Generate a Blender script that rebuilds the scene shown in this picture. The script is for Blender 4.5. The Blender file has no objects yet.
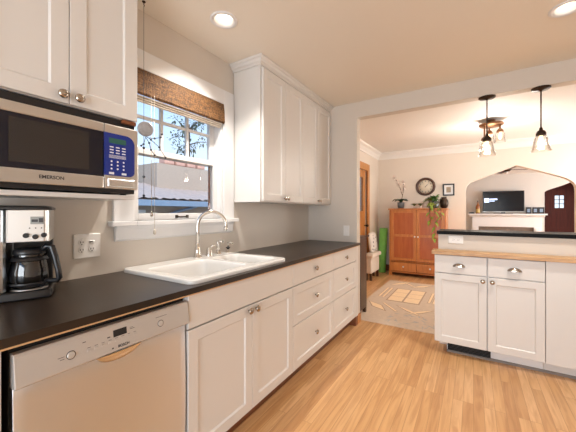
import bpy, bmesh, math, random
from mathutils import Vector, Matrix
random.seed(7)
S = bpy.context.scene
COL = S.collection
PI = math.pi

# ------------------------------------------------------------------ camera
YAW, FPX, HC = 0.558, 297.0, 1.263
cd = bpy.data.cameras.new('camera'); cam = bpy.data.objects.new('camera', cd); COL.objects.link(cam)
cam.location = (0, 0, HC); cam.rotation_euler = (PI/2, 0, YAW)
cd.sensor_width = 36; cd.sensor_fit = 'HORIZONTAL'; cd.lens = FPX/576*36
cd.shift_y = -4/576; cd.clip_start = .02; cd.clip_end = 200
S.camera = cam

# ------------------------------------------------------------------ view, world, sun, large lights
S.view_settings.view_transform = 'Standard'; S.view_settings.look = 'None'
S.view_settings.gamma = 1; S.view_settings.use_curve_mapping = False
S.view_settings.exposure = 1.07
S.cycles.max_bounces = 10; S.cycles.diffuse_bounces = 6; S.cycles.glossy_bounces = 5
S.cycles.transparent_max_bounces = 12; S.cycles.caustics_reflective = False; S.cycles.caustics_refractive = False
S.cycles.sample_clamp_indirect = 6

w = bpy.data.worlds.new('sky'); S.world = w; w.use_nodes = True
nt = w.node_tree; nt.nodes.clear()
out = nt.nodes.new('ShaderNodeOutputWorld'); bg = nt.nodes.new('ShaderNodeBackground')
tc = nt.nodes.new('ShaderNodeTexCoord'); sx = nt.nodes.new('ShaderNodeSeparateXYZ'); rp = nt.nodes.new('ShaderNodeValToRGB')
nt.links.new(tc.outputs['Generated'], sx.inputs[0]); nt.links.new(sx.outputs['Z'], rp.inputs[0])
rp.color_ramp.elements[0].position = 0.0; rp.color_ramp.elements[0].color = (.74, .88, 1, 1)
rp.color_ramp.elements[1].position = .55; rp.color_ramp.elements[1].color = (.22, .46, .86, 1)
nt.links.new(rp.outputs[0], bg.inputs[0]); bg.inputs[1].default_value = 0.72
nt.links.new(bg.outputs[0], out.inputs[0])

def area(name, loc, rot, sx_, sy_, power, col):
    l = bpy.data.lights.new(name, 'AREA'); l.shape = 'RECTANGLE'; l.size = sx_; l.size_y = sy_
    l.energy = power; l.color = col
    o = bpy.data.objects.new(name, l); o.location = loc; o.rotation_euler = rot; COL.objects.link(o); return o
sl = bpy.data.lights.new('sun', 'SUN'); sl.energy = 1.7; sl.angle = .01; sl.color = (1, .95, .86)
so = bpy.data.objects.new('sun', sl); so.rotation_euler = Vector((-.72, .30, -.62)).to_track_quat('-Z', 'Y').to_euler(); so.location = (8, -4, 9); COL.objects.link(so)
# unseen area lights added as fill: behind the camera, dining room, living room
area('fill_rear', (.3, -2.92, 1.02), (PI/2, 0, 0), 2.6, 1.9, 57, (.90, .95, 1))
area('fill_dining', (2.14, 5.85, 1.45), (0, PI/2, 0), 1.4, 1.0, 19, (1, .99, .96))
area('fill_living', (4.4, 8.6, 1.4), (0, PI/2, 0), 1.8, 2.4, 95, (.98, .98, 1))

# ------------------------------------------------------------------ materials
def mat(name, col, rough=.5, metal=0, spec=.5, noise=0, nscale=8, bump=0, bscale=60, emit=None, estr=0, coat=0):
    m = bpy.data.materials.new(name); m.use_nodes = True
    N = m.node_tree.nodes; L = m.node_tree.links; p = N['Principled BSDF']
    p.inputs['Base Color'].default_value = (*col, 1); p.inputs['Roughness'].default_value = rough
    p.inputs['Metallic'].default_value = metal; p.inputs['Specular IOR Level'].default_value = spec
    p.inputs['Coat Weight'].default_value = coat
    t = N.new('ShaderNodeTexCoord')
    nz = N.new('ShaderNodeTexNoise'); nz.inputs['Scale'].default_value = nscale; nz.inputs['Detail'].default_value = 5
    L.new(t.outputs['Object'], nz.inputs['Vector'])
    if noise:
        mx = N.new('ShaderNodeMix'); mx.data_type = 'RGBA'
        mx.inputs['A'].default_value = (*[max(0, c*(1-noise)) for c in col], 1); mx.inputs['B'].default_value = (*[min(1, c*(1+noise)) for c in col], 1)
        L.new(nz.outputs['Fac'], mx.inputs['Factor']); L.new(mx.outputs['Result'], p.inputs['Base Color'])
    if bump:
        n2 = N.new('ShaderNodeTexNoise'); n2.inputs['Scale'].default_value = bscale; n2.inputs['Detail'].default_value = 3
        L.new(t.outputs['Object'], n2.inputs['Vector'])
        b = N.new('ShaderNodeBump'); b.inputs['Strength'].default_value = bump; b.inputs['Distance'].default_value = .002
        L.new(n2.outputs['Fac'], b.inputs['Height']); L.new(b.outputs['Normal'], p.inputs['Normal'])
    if emit:
        p.inputs['Emission Color'].default_value = (*emit, 1); p.inputs['Emission Strength'].default_value = estr
    return m

def glass_mat(name, tint=(1, 1, 1), refl=.10, rough=.02):
    m = bpy.data.materials.new(name); m.use_nodes = True
    N = m.node_tree.nodes; L = m.node_tree.links; N.clear()
    o = N.new('ShaderNodeOutputMaterial'); tr = N.new('ShaderNodeBsdfTransparent'); g = N.new('ShaderNodeBsdfGlossy')
    mx = N.new('ShaderNodeMixShader'); lw = N.new('ShaderNodeFresnel'); lw.inputs['IOR'].default_value = 1.35
    ma = N.new('ShaderNodeMath'); ma.operation = 'MULTIPLY_ADD'; ma.inputs[1].default_value = .6; ma.inputs[2].default_value = refl
    tr.inputs[0].default_value = (*tint, 1); g.inputs['Roughness'].default_value = rough
    L.new(lw.outputs['Fac'], ma.inputs[0]); L.new(ma.outputs[0], mx.inputs[0])
    L.new(tr.outputs[0], mx.inputs[1]); L.new(g.outputs[0], mx.inputs[2]); L.new(mx.outputs[0], o.inputs['Surface'])
    return m

def wood_mat(name, c1, c2, scale=(1, 1, 1), rough=.4, coat=0, wav=14):
    m = bpy.data.materials.new(name); m.use_nodes = True
    N = m.node_tree.nodes; L = m.node_tree.links; p = N['Principled BSDF']
    t = N.new('ShaderNodeTexCoord'); mp = N.new('ShaderNodeMapping'); mp.inputs['Scale'].default_value = scale
    nz = N.new('ShaderNodeTexNoise'); nz.inputs['Scale'].default_value = wav; nz.inputs['Detail'].default_value = 6; nz.inputs['Distortion'].default_value = .8
    r = N.new('ShaderNodeValToRGB'); r.color_ramp.elements[0].position = .3; r.color_ramp.elements[1].position = .7
    r.color_ramp.elements[0].color = (*c1, 1); r.color_ramp.elements[1].color = (*c2, 1)
    L.new(t.outputs['Object'], mp.inputs[0]); L.new(mp.outputs[0], nz.inputs['Vector']); L.new(nz.outputs['Fac'], r.inputs[0]); L.new(r.outputs[0], p.inputs['Base Color'])
    p.inputs['Roughness'].default_value = rough; p.inputs['Coat Weight'].default_value = coat
    return m

def floor_mat():
    m = bpy.data.materials.new('oak_strip_floor'); m.use_nodes = True
    N = m.node_tree.nodes; L = m.node_tree.links; p = N['Principled BSDF']
    t = N.new('ShaderNodeTexCoord'); mp = N.new('ShaderNodeMapping'); mp.inputs['Rotation'].default_value = (0, 0, PI/2)
    L.new(t.outputs['Object'], mp.inputs[0])
    def brick(c1, c2, mort, off):
        b = N.new('ShaderNodeTexBrick'); b.offset = off; b.offset_frequency = 3; b.squash = 1.0
        b.inputs['Scale'].default_value = 1; b.inputs['Brick Width'].default_value = 1.15; b.inputs['Row Height'].default_value = .0585
        b.inputs['Mortar Size'].default_value = .0011; b.inputs['Mortar Smooth'].default_value = .2; b.inputs['Bias'].default_value = 0
        b.inputs['Color1'].default_value = c1; b.inputs['Color2'].default_value = c2; b.inputs['Mortar'].default_value = mort
        L.new(mp.outputs[0], b.inputs['Vector']); return b
    b = brick((0, 0, 0, 1), (1, 1, 1, 1), (.5, .5, .5, 1), .37)
    # grain: noise stretched along the boards and shifted from board to board
    sh = N.new('ShaderNodeVectorMath'); sh.operation = 'MULTIPLY_ADD'
    sh.inputs[1].default_value = (7, 3, 5)
    L.new(b.outputs['Color'], sh.inputs[0]); L.new(t.outputs['Object'], sh.inputs[2])
    mg = N.new('ShaderNodeMapping'); mg.inputs['Scale'].default_value = (30, 2.2, 1); L.new(sh.outputs[0], mg.inputs[0])
    nz = N.new('ShaderNodeTexNoise'); nz.inputs['Scale'].default_value = 1.0; nz.inputs['Detail'].default_value = 6; nz.inputs['Distortion'].default_value = 1.2
    L.new(mg.outputs[0], nz.inputs['Vector'])
    base = N.new('ShaderNodeValToRGB'); e = base.color_ramp.elements
    e[0].position = 0; e[0].color = (.53, .285, .12, 1); e[1].position = 1; e[1].color = (.70, .43, .215, 1)
    k = base.color_ramp.elements.new(.5); k.color = (.63, .365, .165, 1)
    L.new(b.outputs['Color'], base.inputs[0])
    gr = N.new('ShaderNodeValToRGB'); e = gr.color_ramp.elements
    e[0].position = .33; e[0].color = (.62, .49, .38, 1); e[1].position = .60; e[1].color = (1, 1, 1, 1)
    L.new(nz.outputs['Fac'], gr.inputs[0])
    mul = N.new('ShaderNodeMix'); mul.data_type = 'RGBA'; mul.blend_type = 'MULTIPLY'; mul.inputs['Factor'].default_value = .6
    L.new(base.outputs[0], mul.inputs['A']); L.new(gr.outputs[0], mul.inputs['B'])
    sm = N.new('ShaderNodeMix'); sm.data_type = 'RGBA'; sm.inputs['B'].default_value = (.36, .19, .075, 1)
    L.new(b.outputs['Fac'], sm.inputs['Factor']); L.new(mul.outputs['Result'], sm.inputs['A']); L.new(sm.outputs['Result'], p.inputs['Base Color'])
    p.inputs['Roughness'].default_value = .36; p.inputs['Coat Weight'].default_value = .15; p.inputs['Coat Roughness'].default_value = .22
    return m

def steel_mat(name, col=(.60, .57, .53), rough=.32, stretch=(200, 1, 200)):
    m = bpy.data.materials.new(name); m.use_nodes = True
    N = m.node_tree.nodes; L = m.node_tree.links; p = N['Principled BSDF']
    p.inputs['Base Color'].default_value = (*col, 1); p.inputs['Metallic'].default_value = 1
    t = N.new('ShaderNodeTexCoord'); mp = N.new('ShaderNodeMapping'); mp.inputs['Scale'].default_value = stretch
    nz = N.new('ShaderNodeTexNoise'); nz.inputs['Scale'].default_value = 1; nz.inputs['Detail'].default_value = 3
    mr = N.new('ShaderNodeMapRange'); mr.inputs['To Min'].default_value = rough-.07; mr.inputs['To Max'].default_value = rough+.07
    b = N.new('ShaderNodeBump'); b.inputs['Strength'].default_value = .08; b.inputs['Distance'].default_value = .001
    L.new(t.outputs['Object'], mp.inputs[0]); L.new(mp.outputs[0], nz.inputs['Vector']); L.new(nz.outputs['Fac'], mr.inputs['Value']); L.new(mr.outputs[0], p.inputs['Roughness'])
    L.new(nz.outputs['Fac'], b.inputs['Height']); L.new(b.outputs['Normal'], p.inputs['Normal'])
    return m

def weave_mat():
    m = bpy.data.materials.new('woven_bamboo'); m.use_nodes = True
    N = m.node_tree.nodes; L = m.node_tree.links; p = N['Principled BSDF']
    t = N.new('ShaderNodeTexCoord')
    def nz(sc, s):
        mp = N.new('ShaderNodeMapping'); mp.inputs['Scale'].default_value = sc
        n = N.new('ShaderNodeTexNoise'); n.inputs['Scale'].default_value = s; n.inputs['Detail'].default_value = 4
        L.new(t.outputs['Object'], mp.inputs[0]); L.new(mp.outputs[0], n.inputs['Vector']); return n
    a = nz((1, 10, 90), 2.2); c = nz((1, 130, 26), 1.6)
    ad = N.new('ShaderNodeMath'); ad.operation = 'ADD'; L.new(a.outputs['Fac'], ad.inputs[0]); L.new(c.outputs['Fac'], ad.inputs[1])
    r = N.new('ShaderNodeValToRGB'); e = r.color_ramp.elements
    e[0].position = .38; e[0].color = (.035, .014, .005, 1); e[1].position = .66; e[1].color = (.27, .125, .036, 1)
    hf = N.new('ShaderNodeMath'); hf.operation = 'MULTIPLY'; hf.inputs[1].default_value = .5
    L.new(ad.outputs[0], hf.inputs[0]); L.new(hf.outputs[0], r.inputs[0]); L.new(r.outputs[0], p.inputs['Base Color'])
    bp = N.new('ShaderNodeBump'); bp.inputs['Distance'].default_value = .003; L.new(ad.outputs[0], bp.inputs['Height']); L.new(bp.outputs['Normal'], p.inputs['Normal'])
    p.inputs['Roughness'].default_value = .7
    return m

CAB = mat('warm_white_cabinet_paint', (.67, .655, .635), .38, noise=.02, nscale=3)
WALL = mat('kitchen_wall_paint', (.625, .575, .515), .55, noise=.02, nscale=2, bump=.06, bscale=120)
CEIL = mat('ceiling_paint', (.80, .75, .665), .6, noise=.015, nscale=2, bump=.05, bscale=90)
DWALL = mat('dining_wall_paint', (.74, .665, .585), .6, noise=.02, nscale=2, bump=.05, bscale=90)
LWALL = mat('living_wall_paint', (.62, .59, .55), .6, noise=.02, nscale=2)
DCEIL = mat('dining_ceiling_paint', (.82, .79, .755), .6, noise=.015, nscale=2)
TRIM = mat('white_trim_paint', (.76, .76, .765), .35, noise=.015, nscale=3)
FLOOR = floor_mat()
COUNTER = mat('dark_honed_counter', (.023, .0145, .0098), .31, spec=.42, noise=.65, nscale=5, bump=.05, bscale=40)
BLACKSTONE = mat('black_stone_bar', (.006, .0055, .0055), .40, spec=.06, noise=.3, nscale=12)
PLY = wood_mat('plywood_edge', (.55, .33, .16), (.7, .46, .24), (2, 12, 60))
BUTCHER = wood_mat('butcher_block', (.40, .215, .085), (.60, .37, .18), (3, 26, 14), .38, wav=2.2)
STEEL = mat('brushed_steel', (.70, .70, .69), .30, metal=1, noise=.03, nscale=6)
STEELV = mat('brushed_steel_panel', (.80, .83, .87), .37, metal=1, noise=.03, nscale=3)
p = STEELV.node_tree.nodes['Principled BSDF']; p.inputs['Anisotropic'].default_value = .9; p.inputs['Anisotropic Rotation'].default_value = .25
tg = STEELV.node_tree.nodes.new('ShaderNodeTangent'); tg.direction_type = 'RADIAL'; tg.axis = 'Z'; STEELV.node_tree.links.new(tg.outputs[0], p.inputs['Tangent'])
DWPANEL = mat('silver_control_panel', (.60, .585, .565), .38, metal=.55, noise=.02, nscale=20)
CHROME = mat('polished_nickel', (.72, .69, .65), .13, metal=1, noise=.02)
NICKEL = mat('satin_nickel', (.44, .38, .32), .20, metal=1, noise=.05, nscale=60)
BLACK = mat('black_plastic', (.012, .012, .014), .3, noise=.1, nscale=20)
DARK = mat('dark_gap', (.008, .007, .006), .8, noise=.1)
NAVY = mat('navy_gloss_plastic', (.008, .028, .24), .18, noise=.12, nscale=10, coat=.4)
DGLASS = mat('dark_oven_glass', (.018, .016, .016), .08, spec=.8, noise=.1)
INK = mat('dark_print', (.05, .05, .055), .5, noise=.05)
WINK = mat('white_print', (.75, .78, .85), .5, noise=.05)
LCD = mat('green_lcd', (.01, .035, .03), .25, emit=(.1, .5, .35), estr=.06, noise=.1)
LCDG = mat('grey_lcd', (.32, .34, .33), .25, noise=.1)
PORC = mat('white_porcelain', (.70, .695, .685), .16, noise=.01, coat=.3)
PLATE = mat('white_switch_plastic', (.80, .79, .77), .35, noise=.01)
BRONZE = mat('oil_rubbed_bronze', (.045, .028, .018), .38, metal=.7, noise=.25, nscale=30)
COPPER = mat('aged_copper', (.26, .125, .06), .45, metal=.85, noise=.2, nscale=30)
GLASS = glass_mat('clear_window_glass', (1, 1, 1), .0)
SHADE = glass_mat('clear_shade_glass', (.95, .93, .90), .10, .05)
SEED = glass_mat('carafe_glass', (.14, .15, .18), .10)
BULB = mat('warm_glowing_bulb', (1, .8, .5), .4, emit=(1, .70, .42), estr=1.8, noise=.01)
LENS = mat('glowing_lamp_lens', (1, .95, .85), .4, emit=(1, .86, .66), estr=2.2, noise=.01)
WEAVE = weave_mat()
LINEN = mat('cream_linen', (.62, .55, .46), .85, noise=.12, nscale=50, bump=.2, bscale=300)
ARM = wood_mat('honey_cherry_wood', (.44, .14, .028), (.60, .225, .055), (14, 14, 1.6), .32, coat=.25, wav=2)
ARMP = wood_mat('cherry_panel_wood', (.38, .08, .014), (.48, .13, .025), (16, 16, 1.4), .32, coat=.25, wav=2)
ORANGEWOOD = wood_mat('orange_fir_trim', (.42, .16, .035), (.58, .25, .07), (18, 18, 1.4), .35, wav=2)
DARKWOOD = wood_mat('dark_walnut', (.035, .016, .008), (.09, .042, .02), (20, 20, 1.5), .35, wav=2)
REDWOOD = wood_mat('red_brown_baseboard', (.13, .042, .015), (.22, .075, .028), (4, 4, 30), .4, wav=2)
MAHOG = wood_mat('mahogany_door', (.030, .004, .003), (.06, .009, .005), (18, 18, 1.2), .6, wav=2)
MAHOG.node_tree.nodes['Principled BSDF'].inputs['Specular IOR Level'].default_value = .2
GREENMAT = mat('green_foam', (.24, .66, .14), .75, noise=.18, nscale=9, bump=.2, bscale=200)
LEAF = mat('green_leaf', (.06, .15, .03), .45, noise=.35, nscale=30)
LEAFY = mat('yellow_green_leaf', (.26, .36, .045), .45, noise=.35, nscale=26)
LEAFD = mat('dark_leaf', (.022, .06, .018), .4, noise=.3, nscale=30)
STEM = mat('brown_stem', (.13, .08, .035), .6, noise=.2)
POT = mat('dark_glazed_pot', (.05, .052, .055), .3, noise=.2)
POTG = mat('grey_pot', (.12, .125, .13), .45, noise=.15)
PETAL = mat('pale_petal', (.75, .62, .55), .6, noise=.08)
CREAM = mat('cream_upholstery', (.68, .60, .50), .9, noise=.06, nscale=30, bump=.2, bscale=250)
CLOCKF = mat('aged_clock_face', (.74, .65, .52), .6, noise=.16, nscale=18)
RUGB = mat('pale_grey_rug_pile', (.62, .49, .375), .9, noise=.14, nscale=22, bump=.5, bscale=260)
RUGT = mat('tan_rug_motif', (.86, .67, .44), .9, noise=.10, nscale=30, bump=.4, bscale=260)
RUGD = mat('brown_rug_line', (.44, .31, .22), .9, noise=.15, nscale=40)
RUGG = mat('slate_rug_motif', (.44, .43, .43), .9, noise=.2, nscale=60)
TILE = mat('brown_hearth_stone', (.16, .12, .095), .5, noise=.5, nscale=14)
SCREEN = mat('black_tv_screen', (.006, .006, .008), .16, spec=.2, noise=.1)
SCRLOGO = mat('lit_screen_graphic', (.5, .6, .9), .4, emit=(.55, .68, 1), estr=1.1, noise=.05)
AMBER = mat('amber_bottle_glass', (.30, .10, .03), .15, noise=.2, nscale=20)
GOLD = mat('gold_label', (.55, .40, .12), .4, noise=.2, nscale=40)
STUCCO = mat('grey_stucco', (.44, .36, .30), .9, noise=.08, nscale=20, bump=.4, bscale=40)
BEIGEST = mat('tan_stucco', (.42, .33, .26), .9, noise=.12, nscale=12, bump=.4, bscale=40)
ROOFT = mat('pale_roof_tile', (.46, .37, .33), .7, noise=.18, nscale=12)
FASCIA = mat('blue_grey_fascia', (.20, .29, .42), .5, noise=.1)
TERRA = mat('pink_terracotta', (.62, .36, .29), .8, noise=.15, nscale=14)
BARK = mat('tree_bark', (.10, .075, .055), .9, noise=.3)
TLEAF = mat('dusty_tree_leaf', (.085, .11, .065), .7, noise=.4, nscale=20)
GROUND = mat('yard_ground', (.20, .17, .13), .95, noise=.3)
PEWTER = mat('pewter_ornament', (.42, .44, .50), .35, metal=.6, noise=.3, nscale=60)
WIRE = mat('dark_wire', (.05, .055, .07), .4, metal=.6, noise=.1)

# ------------------------------------------------------------------ builders
class MB:
    """collects shapes in one bmesh; T maps local coordinates to world"""
    def __init__(self, T=None):
        self.bm = bmesh.new(); self.T = T or (lambda p: p); self.mats = []
    def V(self, p): return self.bm.verts.new(self.T(tuple(p)))
    def F(self, vs, smooth=False, mi=0):
        try:
            f = self.bm.faces.new(vs); f.smooth = smooth; f.material_index = mi; return f
        except ValueError: return None
    def box(self, x0, x1, y0, y1, z0, z1, mi=0):
        v = [self.V((x, y, z)) for x in (x0, x1) for y in (y0, y1) for z in (z0, z1)]
        for q in ((0, 1, 3, 2), (4, 6, 7, 5), (0, 4, 5, 1), (2, 3, 7, 6), (0, 2, 6, 4), (1, 5, 7, 3)): self.F([v[i] for i in q], mi=mi)
    def loops(self, rings, cap0=True, cap1=True, smooth=True, mi=0, closed=True):
        R = [[self.V(p) for p in r] for r in rings]; n = len(R[0])
        for a, b in zip(R, R[1:]):
            for i in range(n if closed else n-1): self.F([a[i], a[(i+1) % n], b[(i+1) % n], b[i]], smooth, mi)
        if cap0: self.F(R[0][::-1], False, mi)
        if cap1: self.F(R[-1], False, mi)
    def lathe(self, prof, c, seg=24, axis='z', mi=0, caps=True, smooth=True):
        rings = []
        for r, h in prof:
            ring = []
            for k in range(seg):
                a = 2*PI*k/seg; u, v = r*math.cos(a), r*math.sin(a)
                ring.append({'z': (c[0]+u, c[1]+v, c[2]+h), 'x': (c[0]+h, c[1]+u, c[2]+v), 'y': (c[0]+u, c[1]+h, c[2]+v)}[axis])
            rings.append(ring)
        self.loops(rings, caps, caps, smooth, mi)
    def cyl(self, c, r, h, axis='z', seg=20, mi=0): self.lathe([(r, 0), (r, h)], c, seg, axis, mi)
    def tube(self, pts, r, seg=8, mi=0):
        pts = [Vector(p) for p in pts]; rings = []; up = None
        for i, p in enumerate(pts):
            d = (pts[min(i+1, len(pts)-1)] - pts[max(i-1, 0)]).normalized()
            if up is None: up = d.orthogonal().normalized()
            up = (up - d*up.dot(d)).normalized(); s = d.cross(up)
            rr = r[i] if isinstance(r, (list, tuple)) else r
            rings.append([p + up*rr*math.cos(2*PI*k/seg) + s*rr*math.sin(2*PI*k/seg) for k in range(seg)])
        self.loops(rings, mi=mi)
    def ball(self, c, r, seg=14, n=8, mi=0, sc=(1, 1, 1)):
        rings = []
        for i in range(1, n):
            t = PI*i/n
            rings.append([(c[0]+r*sc[0]*math.sin(t)*math.cos(2*PI*k/seg), c[1]+r*sc[1]*math.sin(t)*math.sin(2*PI*k/seg), c[2]-r*sc[2]*math.cos(t)) for k in range(seg)])
        self.loops(rings, mi=mi)
    def prism(self, poly, axis, a0, a1, mi=0):
        def P(u, v, a): return {'x': (a, u, v), 'y': (u, a, v), 'z': (u, v, a)}[axis]
        A = [self.V(P(u, v, a0)) for u, v in poly]; B = [self.V(P(u, v, a1)) for u, v in poly]; n = len(poly)
        for i in range(n): self.F([A[i], A[(i+1) % n], B[(i+1) % n], B[i]], mi=mi)
        self.F(A[::-1], mi=mi); self.F(B, mi=mi)
    def sheet(self, pts, mi=0): self.F([self.V(p) for p in pts], mi=mi)
    def shaker(self, a0, a1, z0, z1, d0, t=.02, fr=.058, rec=.009):
        """framed panel door; local axes (a, d outward, z)"""
        def ring(i, d): return [(a0+i, d, z0+i), (a1-i, d, z0+i), (a1-i, d, z1-i), (a0+i, d, z1-i)]
        self.loops([ring(0, d0), ring(0, d0+t-.002), ring(.002, d0+t), ring(fr, d0+t), ring(fr+.007, d0+t-rec)], smooth=False)
    def slab(self, a0, a1, z0, z1, d0, t=.02):
        def ring(i, d): return [(a0+i, d, z0+i), (a1-i, d, z0+i), (a1-i, d, z1-i), (a0+i, d, z1-i)]
        self.loops([ring(0, d0), ring(0, d0+t-.003), ring(.003, d0+t)], smooth=False)
    def leaf(self, base, d, L, W, droop=.3, mi=0, n=5):
        base = Vector(base); d = Vector(d).normalized()
        s = d.cross(Vector((0, 0, 1)));  s = s.normalized() if s.length > .05 else Vector((1, 0, 0))
        nn = s.cross(d); prev = None
        for i in range(n+1):
            t = i/n; c = base + d*L*t + Vector((0, 0, -droop*L*t*t)); wd = W*math.sin(PI*min(.97, .06+t*.92))**.8
            row = [self.V(c - s*wd/2 + nn*wd*.12), self.V(c), self.V(c + s*wd/2 + nn*wd*.12)]
            if prev:
                self.F([prev[0], prev[1], row[1], row[0]], True, mi); self.F([prev[1], prev[2], row[2], row[1]], True, mi)
            prev = row
    def build(self, name, m, parent=None, bevel=0, seg=2, recalc=True):
        if recalc: bmesh.ops.recalc_face_normals(self.bm, faces=self.bm.faces)
        me = bpy.data.meshes.new(name); self.bm.to_mesh(me); self.bm.free()
        for x in (m if isinstance(m, (list, tuple)) else [m]): me.materials.append(x)
        o = bpy.data.objects.new(name, me); COL.objects.link(o)
        if parent is not None: attach(o, parent)
        if bevel:
            b = o.modifiers.new('bevel', 'BEVEL'); b.width = bevel; b.segments = seg; b.limit_method = 'ANGLE'; b.angle_limit = .7
        return o

def world_of(o):
    M = Matrix.Translation(o.location) @ o.rotation_euler.to_matrix().to_4x4()
    return M if o.parent is None else world_of(o.parent) @ o.matrix_parent_inverse @ M
def attach(o, parent):
    o.parent = parent; o.matrix_parent_inverse = world_of(parent).inverted()
def tag(o, label=None, cat=None, group=None, kind=None):
    for k, v in (('label', label), ('category', cat), ('group', group), ('kind', kind)):
        if v: o[k] = v
    return o
def thing(name, loc, label, cat, group=None, kind=None):
    o = bpy.data.objects.new(name, None); o.location = loc; o.empty_display_size = .05; COL.objects.link(o)
    return tag(o, label, cat, group, kind)
def struct(o): o['kind'] = 'structure'; return o
def copy_tree(o, dx, parent=None):
    c = o.copy(); COL.objects.link(c)
    if parent is None: c.location = Vector(o.location) + Vector(dx)
    else: c.parent = parent
    for ch in [x for x in S.objects if x.parent == o]: copy_tree(ch, None, c)
    return c
def text(name, body, size, m, parent, mtx, bold=0):
    cu = bpy.data.curves.new(name, 'FONT'); cu.body = body; cu.size = size; cu.extrude = .0004; cu.offset = bold
    cu.align_x = 'CENTER'; cu.align_y = 'CENTER'
    t = bpy.data.objects.new('tmp', cu); COL.objects.link(t)
    me = bpy.data.meshes.new_from_object(t.evaluated_get(bpy.context.evaluated_depsgraph_get()))
    bpy.data.objects.remove(t); me.transform(mtx); me.materials.clear(); me.materials.append(m)
    o = bpy.data.objects.new(name, me); COL.objects.link(o); attach(o, parent); return o
def facing_x(x0): return lambda p: (x0+p[1], p[0], p[2])       # local (along y, outward +x, z)
def facing_ny(y0): return lambda p: (p[0], y0-p[1], p[2])      # local (along x, outward -y, z)
def M_facing_x(loc): return Matrix.Translation(loc) @ Matrix(((0, 0, 1, 0), (1, 0, 0, 0), (0, 1, 0, 0), (0, 0, 0, 1)))
def M_facing_ny(loc): return Matrix.Translation(loc) @ Matrix(((1, 0, 0, 0), (0, 0, -1, 0), (0, 1, 0, 0), (0, 0, 0, 1)))

# ------------------------------------------------------------------ setting
DWX = -1.775
WX, BY, CZ, DZ = -1.73, 3.25, 2.50, 2.54      # left wall, end wall, kitchen ceiling, dining ceiling
BW, DB, LB = 3.36, 6.60, 10.70                # back of end wall, dining back wall, living room fireplace wall
RX = 2.20
WY0, WY1, WZ0, WZ1 = 1.012, 1.765, 1.21, 2.135   # kitchen window opening

m = MB(); m.box(-2.5, 5.2, -3.1, 12.2, -.08, 0); struct(m.build('floor', FLOOR))
m = MB(); CANS = ((-1.363, 1.405), (.482, 2.424)); eds = []
o_ = [m.V(p) for p in ((WX-.15, -3.1, CZ), (RX+.15, -3.1, CZ), (RX+.15, BW, CZ), (WX-.15, BW, CZ))]; eds += [m.bm.edges.new((o_[i], o_[(i+1) % 4])) for i in range(4)]
for cx0, cy0 in CANS:
    r_ = [m.V((cx0+.062*math.cos(2*PI*k/32), cy0+.062*math.sin(2*PI*k/32), CZ)) for k in range(32)]; eds += [m.bm.edges.new((r_[i], r_[(i+1) % 32])) for i in range(32)]
bmesh.ops.triangle_fill(m.bm, use_beauty=True, use_dissolve=False, edges=eds)
m.box(WX-.15, RX+.15, -3.1, BW, CZ+.10, CZ+.16); struct(m.build('ceiling', CEIL, recalc=False))
m = MB(); m.box(WX-.15, RX+.15, BW, DB+.15, DZ, DZ+.08); struct(m.build('ceiling_dining', DCEIL))
m = MB(); m.box(-2.5, 5.2, DB+.15, 12.2, 2.36, 2.5); struct(m.build('ceiling_living', DCEIL))
m = MB()
for a in ((-3.1, WY0, 0, CZ), (WY1, BW, 0, CZ), (WY0, WY1, 0, WZ0), (WY0, WY1, WZ1, CZ)): m.box(WX-.15, WX, *a)
struct(m.build('wall_left', WALL))
DDY0, DDY1, DDZ = 5.02, 5.76, 2.07               # wooden door on the left wall of the dining room
m = MB()
for a in ((BW, DDY0, 0, DZ), (DDY1, DB+.15, 0, DZ), (DDY0, DDY1, DDZ, DZ)): m.box(WX-.15, DWX, *a)
struct(m.build('wall_dining_left', DWALL))
# end wall of the kitchen: stub at the left and the beam over the wide opening
JX = -1.115
m = MB(); m.prism([(WX, 0), (JX, 0), (JX, 2.325), (RX, 2.325), (RX, CZ), (WX, CZ)], 'y', BY, BW-.008); struct(m.build('wall_back', WALL))
m = MB(); m.prism([(WX, 0), (JX, 0), (JX, 2.325), (RX, 2.325), (RX, DZ), (WX, DZ)], 'y', BW-.008, BW); struct(m.build('wall_opening_dining', DWALL))
m = MB(); m.box(RX, RX+.15, -3.1, BW, 0, CZ); struct(m.build('wall_right', WALL))
m = MB(); m.box(RX, RX+.15, BW, DB, 0, DZ); struct(m.build('wall_dining_right', DWALL))
m = MB(); m.prism([(WX, 0), (-1.1, 0), (-1.1, 2.35), (1.7, 2.35), (1.7, 0), (RX, 0), (RX, CZ), (WX, CZ)], 'y', -3.1, -2.98); struct(m.build('wall_rear', WALL))

def smooth_arch(pts, n=4):
    out = []
    for i in range(len(pts)-1):
        p0 = pts[max(i-1, 0)]; p1 = pts[i]; p2 = pts[i+1]; p3 = pts[min(i+2, len(pts)-1)]
        for k in range(n):
            t = k/n
            out.append(tuple(.5*((2*b)+(c-a)*t+(2*a-5*b+4*c-d)*t*t+(3*b-a-3*c+d)*t**3) for a, b, c, d in zip(p0, p1, p2, p3)))
    return out + [pts[-1]]
left = smooth_arch([(-.125, 1.60), (-.122, 1.69), (-.105, 1.755), (-.06, 1.815), (.02, 1.853), (.45, 2.018), (.64, 2.092)])
right = smooth_arch([(.64, 2.092), (.85, 2.012), (1.02, 1.945), (1.25, 1.852), (1.36, 1.785), (1.42, 1.70), (1.433, 1.60)])
arch = [(-.125, 0)] + left + right[1:] + [(1.433, 0)]
m = MB(); m.prism([(WX-.15, 0)] + arch + [(RX+.15, 0), (RX+.15, DZ), (WX-.15, DZ)], 'y', DB, DB+.15); struct(m.build('wall_dining_back', DWALL))
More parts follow.
